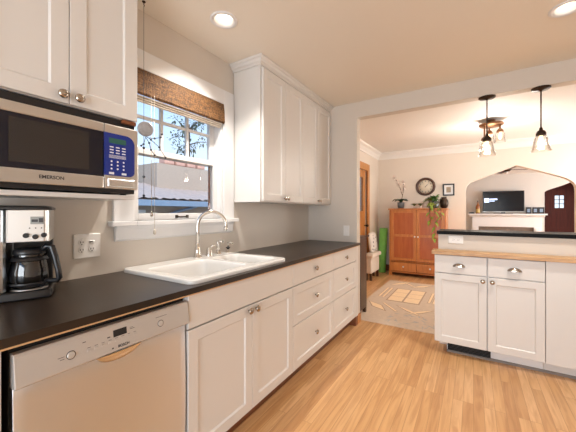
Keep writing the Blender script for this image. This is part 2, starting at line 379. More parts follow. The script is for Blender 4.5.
# living room shell: fireplace wall with its own arch, entry beyond
a2l = smooth_arch([(1.635, 1.58), (1.638, 1.70), (1.66, 1.80), (1.74, 1.865), (2.0, 1.965), (2.26, 2.08)])
a2r = smooth_arch([(2.26, 2.08), (2.52, 1.965), (2.78, 1.865), (2.86, 1.80), (2.882, 1.70), (2.885, 1.58)])
m = MB(); m.prism([(-2.5, 0), (1.635, 0)] + a2l + a2r[1:] + [(2.885, 0), (5.0, 0), (5.0, 2.36), (-2.5, 2.36)], 'y', LB, LB+.15); struct(m.build('wall_living_back', LWALL))
m = MB(); m.box(-2.5, -2.35, DB+.15, LB, 0, 2.36); struct(m.build('wall_living_left', LWALL))
m = MB(); m.box(5.0, 5.15, DB+.15, LB+.15, 0, 2.36); struct(m.build('wall_living_right', LWALL))
m = MB(); m.box(1.3, 1.76, 11.3, 11.42, 0, 2.36); m.box(2.86, 3.4, 11.3, 11.42, 0, 2.36); m.box(1.76, 2.86, 11.3, 11.42, 2.15, 2.36)
m.box(1.3, 1.42, LB+.15, 11.3, 0, 2.36); m.box(3.28, 3.4, LB+.15, 11.3, 0, 2.36); struct(m.build('wall_entry', LWALL))
m = MB(); m.box(-2.5, WX-.15, DB, DB+.15, 0, 2.5); m.box(RX+.15, 5.15, DB, DB+.15, 0, 2.5); struct(m.build('wall_living_front', LWALL))

# cove crown of the dining room, baseboards
cove = [(0, 0), (.015, 0), (.02, .03), (.05, .085), (.095, .115), (.10, .135), (.10, .14), (0, .14)]
m = MB(); m.prism([(DB-u, DZ-.14+v) for u, v in cove], 'x', DWX, RX); struct(m.build('trim_1', DCEIL))
m = MB(); m.prism([(DWX+u, DZ-.14+v) for u, v in cove], 'y', BW, DB); struct(m.build('trim_2', DCEIL))
m = MB(); m.box(DWX, -.125, DB-.018, DB, 0, .13); m.box(1.433, RX, DB-.018, DB, 0, .13); struct(m.build('baseboard_dining_back', REDWOOD, bevel=.003))
m = MB(); m.box(DWX, DWX+.018, BW, DDY0-.13, 0, .13); m.box(DWX, DWX+.018, DDY1+.13, DB-.018, 0, .13); struct(m.build('baseboard_dining_left', REDWOOD, bevel=.003))

# kitchen window
win = thing('window_1', (WX, 1.39, WZ0), 'white double-hung kitchen window above the sink', 'window', kind='structure')
m = MB(); c = .116
m.box(WX, WX+.02, WY0-c, WY0, WZ0, WZ1+c); m.box(WX, WX+.02, WY1, WY1+c, WZ0, WZ1+c); m.box(WX, WX+.02, WY0, WY1, WZ1, WZ1+c)
m.box(WX-.15, WX, WY0, WY0+.018, WZ0, WZ1); m.box(WX-.15, WX, WY1-.018, WY1, WZ0, WZ1); m.box(WX-.15, WX, WY0+.018, WY1-.018, WZ1-.018, WZ1)
m.build('casing', TRIM, win, bevel=.003)
m = MB(); m.box(WX-.15, WX+.055, WY0, WY1, WZ0-.028, WZ0); m.box(WX, WX+.055, WY0-c-.025, WY0, WZ0-.028, WZ0); m.box(WX, WX+.055, WY1, WY1+c+.025, WZ0-.028, WZ0); m.build('stool', TRIM, win, bevel=.004)
m = MB()
pr = [(WX, WZ0-.028), (WX+.03, WZ0-.028), (WX+.022, WZ0-.05), (WX+.018, WZ0-.105), (WX, WZ0-.118)]
m.loops([[(x, y, z) for x, z in pr] for y in (WY0-c+.01, WY1+c-.01)], smooth=False); m.build('apron', TRIM, win, bevel=.002)
y0, y1 = WY0+.018, WY1-.018
xu, xl = WX-.095, WX-.055          # planes of the upper and lower sash
m = MB()
m.box(xu-.017, xu+.017, y0, y0+.045, 1.63, 2.117); m.box(xu-.017, xu+.017, y1-.045, y1, 1.63, 2.117)
m.box(xu-.017, xu+.017, y0+.045, y1-.045, 1.63, 1.672); m.box(xu-.017, xu+.017, y0+.045, y1-.045, 2.07, 2.117)
for yy in (1.272, 1.488): m.box(xu-.012, xu+.012, yy-.010, yy+.010, 1.672, 2.07)
m.box(xu-.010, xu+.010, y0+.045, y1-.045, 1.868, 1.888); us = m.build('upper_sash', TRIM, win, bevel=.002)
m = MB(); m.box(xu-.003, xu+.003, y0+.04, y1-.04, 1.668, 2.075); m.build('pane', GLASS, us)
m = MB()
m.box(xl-.017, xl+.017, y0, y0+.045, WZ0, 1.668); m.box(xl-.017, xl+.017, y1-.045, y1, WZ0, 1.668)
m.box(xl-.017, xl+.017, y0+.045, y1-.045, WZ0, 1.255); m.box(xl-.017, xl+.017, y0+.045, y1-.045, 1.632, 1.668); ls = m.build('lower_sash', TRIM, win, bevel=.002)
m = MB(); m.box(xl-.003, xl+.003, y0+.04, y1-.04, 1.25, 1.637); m.build('pane', GLASS, ls)
m = MB(); m.box(xl-.02, xl-.0175, y1-.066, y1-.045, 1.255, 1.632); m.build('screen_channel', REDWOOD, ls)
m = MB(); m.box(xl+.017, xl+.022, 1.345, 1.365, 1.222, 1.242); m.box(xl+.017, xl+.022, 1.435, 1.455, 1.222, 1.242); m.tube([(xl+.022, 1.35, 1.232), (xl+.034, 1.37, 1.229), (xl+.034, 1.43, 1.229), (xl+.022, 1.45, 1.232)], .005); m.build('sash_lift', BRONZE, ls)

# wooden door of the dining room
d1 = thing('door_1', (DWX, 5.4, 0), 'orange wood side door with a narrow glass light', 'door', kind='structure')
m = MB(); m.box(DWX-.02, DWX+.022, DDY0-.13, DDY0, 0, DDZ+.13); m.box(DWX-.02, DWX+.022, DDY1, DDY1+.13, 0, DDZ+.13); m.box(DWX-.02, DWX+.022, DDY0, DDY1, DDZ, DDZ+.13); m.build('casing', ORANGEWOOD, d1, bevel=.004)
m = MB()
for a in ((DDY0, DDY0+.12, 0, DDZ), (DDY1-.12, DDY1, 0, DDZ), (DDY0+.12, DDY1-.12, 0, 1.28), (DDY0+.12, DDY1-.12, DDZ-.14, DDZ)): m.box(DWX-.07, DWX-.03, *a)
m.build('door_leaf', ORANGEWOOD, d1, bevel=.004)
m = MB(); m.box(DWX-.055, DWX-.049, DDY0+.12, DDY1-.12, 1.28, DDZ-.14); m.build('pane', GLASS, d1)
m = MB(); m.ball((DWX+.03, DDY1-.06, 1.0), .028); m.cyl((DWX-.03, DDY1-.06, 1.0), .012, .05, 'x'); m.build('door_knob', BRONZE, d1)

# front door at the far side of the living room
d2 = thing('door_2', (2.37, 11.34, 0), 'dark mahogany front door with six small panes', 'door', kind='structure')
m = MB(facing_ny(11.38))
gx0, gx1, gz0, gz1 = 1.99, 2.19, 1.38, 1.735
for a in ((1.76, gx0, 0, 2.15), (gx1, 2.86, 0, 2.15), (gx0, gx1, 0, gz0), (gx0, gx1, gz1, 2.15)): m.box(a[0], a[1], 0, .05, a[2], a[3])
for k in range(1, 8): m.box(1.76+k*.1375-.003, 1.76+k*.1375+.003, .05, .053, .03, gz0-.05)
m.build('door_leaf', MAHOG, d2)
m = MB(facing_ny(11.38)); m.box((gx0+gx1)/2-.008, (gx0+gx1)/2+.008, .005, .05, gz0, gz1)
for k in (1, 2): m.box(gx0, gx1, .006, .049, gz0+(gz1-gz0)*k/3-.008, gz0+(gz1-gz0)*k/3+.008)
m.build('muntins', MAHOG, d2)
m = MB(facing_ny(11.38)); m.box(gx0, gx1, .012, .018, gz0, gz1); m.build('pane', GLASS, d2)
m = MB(); m.ball((2.80, 11.28, 1.0), .03); m.cyl((2.80, 11.28, 1.0), .012, .05, 'y'); m.build('door_knob', NICKEL, d2)

# ------------------------------------------------------------------ knobs
def knob_x(p, parent, r=.019, name='knob'):
    m = MB(); m.lathe([(.005, 0), (.005, .010), (r*.8, .014), (r, .019), (r*.92, .025), (r*.5, .029), (.001, .030)], p, 14, 'x'); return m.build(name, NICKEL, parent)
def knob_ny(p, parent, r=.018, mt=None, name='knob'):
    m = MB(); m.lathe([(.005, 0), (.005, -.010), (r*.8, -.014), (r, -.019), (r*.92, -.025), (r*.5, -.029), (.001, -.030)], p, 14, 'y'); return m.build(name, mt or NICKEL, parent)
def cup_pull(p, parent):
    """bin pull on a face looking toward -y"""
    m = MB(); a, b, h = .048, .026, .030; n = 12; rows = []
    for j in range(7):
        f = j/6*PI/2
        rows.append([(p[0]+a*math.cos(PI*i/n)*math.cos(f)**.6, p[1]-b*math.sin(f), p[2]-.012+h*math.sin(PI*i/n)*math.cos(f)**.6) for i in range(n+1)])
    m.loops(rows, False, False, True, closed=False)
    return m.build('cup_pull', NICKEL, parent)

# ------------------------------------------------------------------ left run: base cabinets
DX = -1.12                                   # carcass front; doors stand 20 mm proud
def carcass(root, ya, yb, open_top=False, kick=True):
    m = MB(); t = .016
    m.box(WX+.005, DX, ya, ya+t, .105, .882); m.box(WX+.005, DX, yb-t, yb, .105, .882)
    m.box(WX+.005, DX, ya+t, yb-t, .105, .121); m.box(WX+.005, WX+.015, ya+t, yb-t, .121, .882)
    if not open_top: m.box(WX+.015, DX, ya+t, yb-t, .866, .882)
    m.build('carcass', CAB, root)
    m = MB(); m.box(WX+.005, DX-.055, ya, yb, 0, .105); m.build('toe_kick', REDWOOD, root)
c = thing('base_cabinet', (-1.4, 0, 0), 'plain white base cabinet at the left edge, left of the dishwasher', 'cabinet')
carcass(c, -.30, .277)
m = MB(facing_x(DX)); m.shaker(-.297, .275, .11, .882, .001); d = m.build('door', CAB, c); knob_x((DX+.02, -.25, .8), d)

c = thing('sink_base_cabinet', (-1.4, 1.367, 0), 'white two-door base cabinet under the sink with a plain false front', 'cabinet')
carcass(c, .903, 1.829, True)
m = MB(facing_x(DX)); m.slab(.905, 1.828, .727, .885, .001); m.build('false_front', CAB, c)
m = MB(facing_x(DX)); m.shaker(.905, 1.366, .11, .720, .001); d = m.build('door', CAB, c); knob_x((DX+.021, 1.333, .694), d)
m = MB(facing_x(DX)); m.shaker(1.369, 1.828, .11, .720, .001); d = m.build('door', CAB, c); knob_x((DX+.021, 1.398, .692), d)

def drawers(ya, yb, label):
    c = thing('drawer_cabinet', (-1.4, (ya+yb)/2, 0), label, 'cabinet'); carcass(c, ya, yb); ym = (ya+yb)/2
    m = MB(facing_x(DX)); m.slab(ya+.002, yb-.002, .727, .885, .001); d = m.build('drawer', CAB, c); knob_x((DX+.021, ym-.01, .806), d)
    m = MB(facing_x(DX)); m.shaker(ya+.002, yb-.002, .440, .720, .001); d = m.build('drawer', CAB, c); knob_x((DX+.021, ym-.01, .588), d)
    m = MB(facing_x(DX)); m.shaker(ya+.002, yb-.002, .110, .434, .001); d = m.build('drawer', CAB, c); knob_x((DX+.021, ym-.01, .286), d)
    return c
drawers(1.831, 2.553, 'white three-drawer base cabinet directly right of the sink cabinet')
drawers(2.555, 3.182, 'white three-drawer base cabinet at the far end of the counter by the wall end')
m = MB(); m.box(-1.19, -1.103, 3.184, 3.248, 0, .104); struct(m.build('baseboard_back', REDWOOD))
m = MB(); m.box(JX+.0005, JX+.013, BY, BW, 0, .10); struct(m.build('baseboard_jamb', ORANGEWOOD, bevel=.002))
m = MB(); m.box(-1.15, -1.098, 3.184, 3.248, .105, .885); f = m.build('filler_panel', CAB, bevel=.003); tag(f, 'narrow white filler strip between the last drawer cabinet and the wall', 'panel')

# ------------------------------------------------------------------ dishwasher
dw = thing('dishwasher', (-1.4, .59, 0), 'stainless steel dishwasher with a sloping silver control panel', 'dishwasher')
m = MB(); m.box(WX+.05, -1.126, .296, .896, .10, .872); m.build('tub', DARK, dw)
m = MB(); m.box(WX+.05, -1.17, .296, .896, 0, .10); m.build('toe_kick', BLACK, dw)
m = MB(); n = 12; rings = []
for q in range(17):
    t = q/16; y = .300+.594*t; bow = .019*(1-abs(2*t-1)**2.0)
    rings.append([(-1.124, y, .115), (-1.108+bow, y, .115)] + [(-1.108+bow+.006*math.sin(PI*k/n), y, .125+(.76-.125)*k/n) for k in range(n+1)] + [(-1.124, y, .76)])
m.loops(rings, smooth=True); door = m.build('door', STEELV, dw, bevel=.002)
m = MB(); rings = [[(-1.124, y, .762), (-1.086, y, .762), (-1.080, y, .768), (-1.092, y, .852), (-1.098, y, .860), (-1.124, y, .860)] for y in (.298, .896)]
m.loops(rings, smooth=False); pan = m.build('control_panel', DWPANEL, dw, bevel=.002)
# frame on the sloping panel face
tilt = math.atan2(.012, .084)
PM = Matrix.Translation((-1.0865, 0, .81)) @ Matrix.Rotation(-tilt, 4, 'Y')
def on_panel(p): return tuple(PM @ Vector((p[1]+.0005, p[0], p[2])))
m = MB(on_panel); m.box(.568, .616, 0, .001, .006, .030); m.build('display', BLACK, pan)
def ringmesh(m, c, r0, r1, d=.002):
    n = 20
    for k in range(n):
        a, b = 2*PI*k/n, 2*PI*(k+1)/n
        m.sheet([(c[0]+r0*math.cos(a), d, c[1]+r0*math.sin(a)), (c[0]+r1*math.cos(a), d, c[1]+r1*math.sin(a)), (c[0]+r1*math.cos(b), d, c[1]+r1*math.sin(b)), (c[0]+r0*math.cos(b), d, c[1]+r0*math.sin(b))])
for yy, rr in ((.436, .0115), (.755, .0115)):
    m = MB(on_panel); m.T = lambda p: on_panel(p)
    m.loops([[(yy+r*math.cos(2*PI*k/20), dd, -.002+r*math.sin(2*PI*k/20)) for k in range(20)] for r, dd in ((rr, 0), (rr*.95, .003), (rr*.7, .0035))]); bt = m.build('round_button', DWPANEL, pan)
    m = MB(on_panel); ringmesh(m, (yy, -.002), rr, rr*1.18, .0008); m.build('button_ring', INK, bt)
for k in range(8):
    yy = .488+k*.0225; m = MB(on_panel)
    m.box(yy-.006, yy+.006, 0, .002, -.011, -.004); bt = m.build('small_button', DWPANEL, pan, bevel=.0008)
    m = MB(on_panel); m.box(yy-.005, yy+.005, 0, .0007, .001, .0022); m.build('print', INK, bt)
for a_, b_, c_, d_ in ((.400, .418, -.001, .0005), (.406, .418, -.008, -.0065), (.47, .48, .022, .0245), (.547, .557, .010, .0135), (.628, .646, .016, .0175), (.628, .640, .021, .0222), (.735, .785, .024, .0255)):
    m = MB(on_panel); m.box(a_, b_, 0, .0007, c_, d_); m.build('print', INK, pan)
m = MB(on_panel); m.sheet([(.563+.003*math.cos(2*PI*k/16), .001, -.030+.003*math.sin(2*PI*k/16)) for k in range(16)]); m.build('brand_emblem', INK, pan)
text('brand_lettering', 'BOSCH', .0125, INK, pan, PM @ M_facing_x((.0012, .602, -.030)), .0003)
# scooped pocket handle under the panel
m = MB(); n = 16; rows = []
for j in range(6):
    f = j/5
    rows.append([(-1.094+.014*math.sin(PI*i/n)**.5*(1-f*f)+.002, .592+.086*math.cos(PI*i/n)*(1-.12*f), .764-.038*f*math.sin(PI*i/n)**.8) for i in range(n+1)])
m.loops(rows, False, False, True, closed=False); m.build('pocket_handle', CHROME, dw)

# ------------------------------------------------------------------ countertop, sink, faucet set
ct = thing('countertop', (-1.4, 1.5, .89), 'long dark honed countertop running along the window wall', 'countertop')
m = MB(); Z0, Z1 = .893, .920; sx0, sx1, sy0, sy1 = -1.690, -1.135, .965, 1.745
CX = -1.076
m.box(sx1, CX, -.30, BY, Z0, Z1); m.box(WX, sx1, -.30, sy0, Z0, Z1); m.box(WX, sx1, sy1, BY, Z0, Z1); m.box(WX, sx0, sy0, sy1, Z0, Z1)
m.build('slab', COUNTER, ct)
m = MB(); m.box(DX-.02, CX-.004, -.30, BY, .886, Z0); m.build('underlay_strip', PLY, ct)

sk = thing('sink', (-1.41, 1.35, .92), 'white porcelain drop-in double sink in the dark counter', 'sink')
m = MB()
def rrect(x0, x1, y0, y1, r, z, n=5):
    pts = []
    for cx, cy, a0 in ((x1-r, y1-r, 0), (x0+r, y1-r, PI/2), (x0+r, y0+r, PI), (x1-r, y0+r, 3*PI/2)):
        for k in range(n+1): a = a0+PI/2*k/n; pts.append((cx+r*math.cos(a), cy+r*math.sin(a), z))
    return pts
X0, X1, Y0, Y1 = -1.712, -1.112, .935, 1.775
bowls = [(-1.575, -1.160, .985, 1.425), (-1.575, -1.160, 1.465, 1.728)]
# deck with two rim holes: outer ring then filled top (bridged through a triangle fill)
outer = [m.V(p) for p in rrect(X0+.008, X1-.008, Y0+.008, Y1-.008, .035, .942)]
edges = [m.bm.edges.new((outer[i], outer[(i+1) % len(outer)])) for i in range(len(outer))]
rims = []
for b in bowls:
    ring = [m.V(p) for p in rrect(*b, .06, .942)]; rims.append(ring)
    edges += [m.bm.edges.new((ring[i], ring[(i+1) % len(ring)])) for i in range(len(ring))]
bmesh.ops.triangle_fill(m.bm, use_beauty=True, use_dissolve=False, edges=edges)
def bridge(A, Bp):
    B = [m.V(p) for p in Bp]
    for i in range(len(A)): m.F([A[i], A[(i+1) % len(A)], B[(i+1) % len(A)], B[i]], True)
    return B
s1 = bridge(outer, rrect(X0+.002, X1-.002, Y0+.002, Y1-.002, .04, .938)); s2 = bridge(s1, rrect(X0, X1, Y0, Y1, .042, .932)); s3 = bridge(s2, rrect(X0, X1, Y0, Y1, .042, .9205))
for b, ring in zip(bowls, rims):
    r = ring
    for i, z in ((.006, .934), (.012, .915), (.020, .82), (.035, .775), (.075, .760)):
        r = bridge(r, rrect(b[0]+i, b[1]-i, b[2]+i, b[3]-i, max(.06-i*.3, .03), z))
    m.F(r)
m.build('basin', PORC, sk)
for b in bowls:
    m = MB(); m.lathe([(.042, 0), (.042, .003), (.03, .004), (.022, .001), (.001, .001)], ((b[0]+b[1])/2, (b[2]+b[3])/2, .7605), 20); m.build('drain', CHROME, sk)

DK = .942
fx, fy = -1.643, 1.433
fa = thing('faucet', (fx, fy, DK), 'tall polished nickel gooseneck faucet at the back of the sink', 'faucet')
m = MB(); m.lathe([(.030, 0), (.030, .006), (.024, .012), (.020, .045), (.017, .075), (.0135, .08), (.0135, .1)], (fx, fy, DK), 20); m.build('base', CHROME, fa)
m = MB(); dirv = Vector((.62, .78, 0)).normalized(); R = .098; pts = [(fx, fy, DK+.08), (fx, fy, DK+.19)]
zc = DK+.225
for k in range(0, 19):
    a = PI - PI*1.06*k/18; c0 = Vector((fx, fy, zc)) + dirv*R; pts.append(tuple(c0 + dirv*R*math.cos(a) + Vector((0, 0, R*math.sin(a)))))
m.tube(pts, [.0125]*2+[.012]*(len(pts)-3)+[.011], 12); m.build('spout', CHROME, fa)
e = Vector(pts[-1]); d = (e-Vector(pts[-2])).normalized(); m = MB(); m.tube([e-d*.005, e+d*.02], .0135, 12); m.build('aerator', CHROME, fa)
m = MB(); m.lathe([(.028, 0), (.028, .006), (.023, .02), (.021, .045), (.014, .062), (.002, .066)], (-1.628, 1.527, DK), 18); lv = m.build('handle', CHROME, fa)
m = MB(); m.tube([(-1.628, 1.527, DK+.055), (-1.61, 1.53, DK+.075), (-1.585, 1.535, DK+.083)], [.007, .006, .005]); m.build('lever', CHROME, lv)
sp = thing('side_sprayer', (-1.643, 1.632, DK), 'nickel side sprayer standing between the lever handle and the soap pump', 'sprayer')
m = MB(); m.lathe([(.024, 0), (.024, .006), (.016, .015), (.015, .03)], (-1.643, 1.632, DK), 18); m.build('base', CHROME, sp)
m = MB(); m.lathe([(.012, .03), (.015, .06), (.017, .085), (.015, .1), (.006, .104)], (-1.643, 1.632, DK), 16); m.tube([(-1.643, 1.632, DK+.09), (-1.622, 1.635, DK+.103), (-1.600, 1.638, DK+.098)], [.013, .013, .011], 10); m.build('spray_head', CHROME, sp)
dp = thing('soap_dispenser', (-1.640, 1.735, DK), 'small nickel soap pump with a dark collar at the right end of the sink deck', 'soap pump')
m = MB(); m.lathe([(.020, 0), (.020, .005), (.013, .012), (.012, .04)], (-1.640, 1.735, DK), 16); m.build('base', CHROME, dp)
m = MB(); m.lathe([(.018, .04), (.018, .047)], (-1.640, 1.735, DK), 16); m.build('collar', BLACK, dp)
m = MB(); m.cyl((-1.640, 1.735, DK+.047), .006, .03); m.tube([(-1.640, 1.735, DK+.078), (-1.615, 1.737, DK+.082), (-1.595, 1.739, DK+.074)], .006); m.build('pump', CHROME, dp)

# ------------------------------------------------------------------ upper cabinets
UF = -1.445                                   # carcass front of the upper cabinets
uc = thing('upper_cabinet', (-1.58, 2.57, 1.345), 'tall white four-door upper cabinet right of the window', 'cabinet')
m = MB(); m.box(WX+.004, UF, 1.895, BY-.002, 1.345, 2.498); m.build('carcass', CAB, uc, bevel=.002)
for a0, a1 in ((1.912, 2.238), (2.241, 2.572), (2.575, 2.905), (2.908, 3.236)):
    m = MB(facing_x(UF)); m.shaker(a0, a1, 1.355, 2.425, .001, fr=.055, rec=.010); d = m.build('door', CAB, uc)
    kk = a1-.022 if a0 in (1.912, 2.575) else a0+.022
    knob_x((UF+.021, kk, 1.382), d, .016)
m = MB(); crown = [(0, 0), (.012, 0), (.014, .014), (.030, .022), (.036, .038), (.050, .046), (.052, .058), (.052, .060), (0, .060)]
m.loops([[(UF+u, y-(u if y < 2 else 0), 2.438+v) for u, v in crown] for y in (1.895, BY-.002)], smooth=False)
m.loops([[(x+(u if x > -1.6 else 0), 1.895-u, 2.438+v) for u, v in crown] for x in (WX+.004, UF)], smooth=False); m.build('crown', CAB, uc)
ul = thing('upper_cabinet', (-1.58, .56, 1.71), 'white two-door upper cabinet above the microwave', 'cabinet')
m = MB(); m.box(WX+.004, UF, -.04, .862, 1.71, 2.498); m.build('carcass', CAB, ul, bevel=.002)
for a0, a1, kk in ((.268, .565, .538), (.568, .861, .598), (-.035, .265, -.01)):
    m = MB(facing_x(UF)); m.shaker(a0, a1, 1.712, 2.46, .001, fr=.062); d = m.build('door', CAB, ul)
    knob_x((UF+.021, kk, 1.742), d, .019)

# ------------------------------------------------------------------ microwave on its shelf
sh = MB(); sh.box(WX, -1.45, -.04, .862, 1.325, 1.345); tag(sh.build('wall_shelf', CAB, bevel=.002), 'thin white shelf carrying the microwave under the cabinet', 'shelf')
mw = thing('microwave', (-1.57, .57, 1.345), 'stainless microwave with a navy blue keypad under the upper cabinet', 'microwave')
MF = -1.432
m = MB(); m.box(WX+.02, MF-.012, .295, .856, 1.352, 1.704); m.build('body', BLACK, mw)  # black body also fills the shadow gaps above and below the microwave
for x in (-1.66, -1.48):
    for y in (.33, .82): m = MB(); m.cyl((x, y, 1.345), .014, .007); m.build('foot', BLACK, mw)
def ogrid(m, a0, a1, z0, z1, d, t, r=.004):
    m.slab(a0, a1, z0, z1, d, t)
m = MB(facing_x(MF-.012)); 
m.box(.292, .701, 0, .022, 1.628, 1.668); m.box(.292, .701, 0, .022, 1.372, 1.425); dr = m.build('door', STEEL, mw, bevel=.003)
m = MB(facing_x(MF-.012)); m.box(.292, .701, 0, .019, 1.425, 1.628); m.build('door_glass_frame', mat('blue_black_gloss', (.004, .005, .014), .12, spec=.6, noise=.1), dr)
m = MB(facing_x(MF-.012)); m.box(.375, .640, .019, .0205, 1.447, 1.612); m.build('door_window', DGLASS, dr)
text('brand_lettering', 'EMERSON', .019, INK, dr, M_facing_x((MF+.0102, .505, 1.4)), .0005)
m = MB(facing_x(MF-.012)); m.box(.704, .862, 0, .022, 1.372, 1.668); cp = m.build('control_panel', STEEL, mw, bevel=.003)
m = MB(facing_x(MF-.012)); pts = [(.701, 1.432)]
for k in range(13): a = -PI/2+PI/2*k/12; pts.append((.815+.028*math.cos(a), 1.456+.024*math.sin(a)))
for k in range(13): a = PI/2*k/12; pts.append((.800+.043*math.cos(a), 1.588+.040*math.sin(a)))
pts.append((.701, 1.628))
m.loops([[(a, .022, z) for a, z in pts], [(a, .0245, z) for a, z in pts]], smooth=False); kp = m.build('keypad', NAVY, cp)
m = MB(facing_x(MF)); m.box(.722, .800, .0125, .0135, 1.582, 1.606); m.build('display', LCD, kp)
for r_ in range(3):
    for c_ in range(3):
        m = MB(facing_x(MF)); a = .725+c_*.028; z = 1.562-r_*.013; m.box(a, a+.017, .0125, .0135, z, z+.005); m.build('key', WINK, kp)
for r_ in range(4): m = MB(facing_x(MF)); m.box(.722, .800, .0125, .013, 1.526-r_*.004, 1.5275-r_*.004); m.build('print', WINK, kp)
for r_ in range(3):
    for c_ in range(3):
        m = MB(facing_x(MF)); a = .733+c_*.028; z = 1.498-r_*.017
        m.lathe([(.0042, .0125), (.0042, .0135)], (a, 0, z), 10, 'y'); m.build('key', WINK, kp)
for a in (.722, .780): m = MB(facing_x(MF)); m.box(a, a+.022, .0125, .0135, 1.438, 1.448); m.build('key', WINK, kp)
m = MB(facing_x(MF-.012)); m.slab(.718, .842, 1.382, 1.418, .022, .003); m.build('door_button', STEEL, cp)
m = MB(); m.box(-1.460, -1.430, .79, .858, 1.690, 1.709); tag(m.build('lit_streak_block', REDWOOD, bevel=.002), 'small brown block standing in for the lit streak under the cabinet', 'block')  # brown block in place of a streak of light on the cabinet underside

# ------------------------------------------------------------------ outlet on the left wall, switch on the end wall
def plate_x(x, y0, y1, z0, z1, root):
    m = MB(facing_x(x)); m.slab(y0, y1, z0, z1, 0, .007); return m.build('cover_plate', PLATE, root)
ot = thing('outlet_plate', (WX, .76, 1.085), 'square white outlet plate with four sockets on the wall right of the coffee maker', 'outlet')
plate_x(WX, .703, .832, 1.022, 1.148, ot)
def slots_x(m, y, z): m.box(y-.0075, y-.0045, 0, .0013, z-.004, z+.006); m.box(y+.0045, y+.0075, 0, .0013, z-.003, z+.005); m.lathe([(.003, 0), (.003, .0013)], (y, 0, z-.010), 10, 'y')
for y, z in ((.739, 1.105), (.739, 1.066), (.788, 1.068)):
    m = MB(facing_x(WX+.007)); m.lathe([(.016, 0), (.016, .002), (.015, .003)], (y, 0, z), 20, 'y'); rc = m.build('socket', PLATE, ot)
    m = MB(facing_x(WX+.010)); slots_x(m, y, z); m.build('slots', INK, rc)
m = MB(facing_x(WX+.007)); m.slab(.776, .800, 1.096, 1.112, 0, .006); tg = m.build('toggle', PLATE, ot)
m = MB(facing_x(WX+.013)); m.box(.776, .792, 0, .001, 1.104, 1.110); m.build('toggle_slot', INK, tg)
sw = thing('light_switch', (-1.24, BY, 1.05), 'white light switch on the wall end above the counter', 'light switch')
m = MB(facing_ny(BY)); m.slab(-1.272, -1.202, .99, 1.108, 0, .006); m.build('cover_plate', PLATE, sw)
m = MB(facing_ny(BY-.006)); m.box(-1.242, -1.232, 0, .010, 1.040, 1.058); m.build('toggle', PLATE, sw, bevel=.002)

# ------------------------------------------------------------------ coffee maker (turned slightly toward the room)
ang = math.radians(-24)
cm = thing('coffee_maker', (-1.60, .405, .92), 'black and steel drip coffee maker with a glass carafe on the left counter', 'coffee maker')
nv = Vector((math.cos(ang), math.sin(ang), 0)); wv = Vector((-math.sin(ang), math.cos(ang), 0)); base0 = Vector((-1.605, .405, .92)) + wv*.046 - nv*.004
def CT(p): return tuple(base0 + wv*p[0] + nv*p[1] + Vector((0, 0, p[2])))     # local (right, outward, up)
def dshape(w, f, b, z, n=10):
    pts = [(-w, b, z)]
    pts += [(-w+0, f-.03, z)] + [(w*math.cos(PI-PI*k/n), f-.03+.03*math.sin(PI*k/n)**.45, z) for k in range(1, n)] + [(w, f-.03, z)]
    return pts + [(w, b, z)]
m = MB(CT); m.loops([dshape(.116, .110, -.095, 0), dshape(.118, .112, -.095, .006), dshape(.116, .108, -.095, .030), dshape(.110, .100, -.092, .034)], smooth=False); m.build('base', BLACK, cm, bevel=.003)
m = MB(CT); m.lathe([(.062, .034), (.062, .038)], (.040, .040, 0), 24); m.build('warming_plate', STEEL, cm)
m = MB(CT); m.box(-.022, .108, -.092, -.050, .034, .224); m.build('rear_tank', BLACK, cm, bevel=.004)
m = MB(CT)   # steel column left of the carafe bay
m.loops([[(-.114, -.05, z), (-.114, .08, z), (-.106, .098, z), (-.085, .105, z), (-.045, .104, z), (-.030, .094, z), (-.024, .080, z), (-.024, -.05, z)] for z in (.034, .352)], smooth=False); m.build('steel_column', STEEL, cm, bevel=.003)
m = MB(CT); m.loops([[(-.020, -.09, z), (-.020, .106, z), (-.012, .112, z), (.095, .112, z), (.108, .10, z), (.111, .08, z), (.111, -.09, z)] for z in (.225, .352)], smooth=False); hd = m.build('brew_head', STEEL, cm, bevel=.003)
m = MB(CT); m.loops([dshape(.116, .116, -.094, .3525), dshape(.115, .115, -.094, .362), dshape(.10, .10, -.085, .368)], smooth=False); m.build('lid', BLACK, cm, bevel=.002)
def hy(a): t = max(-1, min(1, a/.110)); return .101-.03+.03*(max(0, 1-t*t))**.35
m = MB(CT); m.box(.052, .094, .112, .1135, .295, .325); dsp = m.build('display', LCDG, hd, bevel=.001)
m = MB(CT); m.box(.078, .091, .1135, .115, .302, .319); m.box(.056, .075, .1135, .1142, .304, .314); m.build('digits', INK, dsp)
for k, a in enumerate((.040, .068, .094)):
    m = MB(CT); m.lathe([(.0095, .112), (.0095, .124), (.008, .127)], (a, 0, .252-(.006 if k == 1 else 0)), 16, 'y'); m.build('knob', BLACK, hd)
for a in (.050, .068, .086): m = MB(CT); m.lathe([(.0025, .112), (.0025, .1135)], (a, 0, .280), 8, 'y'); m.build('indicator', INK, hd)
cx_, cy_ = .040, .040
m = MB(CT); m.lathe([(.050, .040), (.056, .046), (.062, .075), (.062, .105), (.054, .145), (.047, .165), (.047, .172)], (cx_, cy_, 0), 28, caps=False); car = m.build('carafe', SEED, cm)
m = MB(CT); m.lathe([(.050, .172), (.052, .176), (.050, .192), (.035, .198), (.001, .199)], (cx_, cy_, 0), 24); m.build('carafe_lid', BLACK, car)
m = MB(CT); m.lathe([(.0635, .150), (.058, .158), (.055, .166), (.0535, .150)], (cx_, cy_, 0), 28, caps=False); m.build('carafe_band', BLACK, car)
m = MB(CT); m.lathe([(.0630, .052), (.0640, .053), (.0640, .062), (.0630, .063)], (cx_, cy_, 0), 28, caps=False); m.build('carafe_base_band', BLACK, car)
hdv = Vector((.84, .40))
def HP(r, z): return (cx_+hdv.x*r, cy_+hdv.y*r, z)
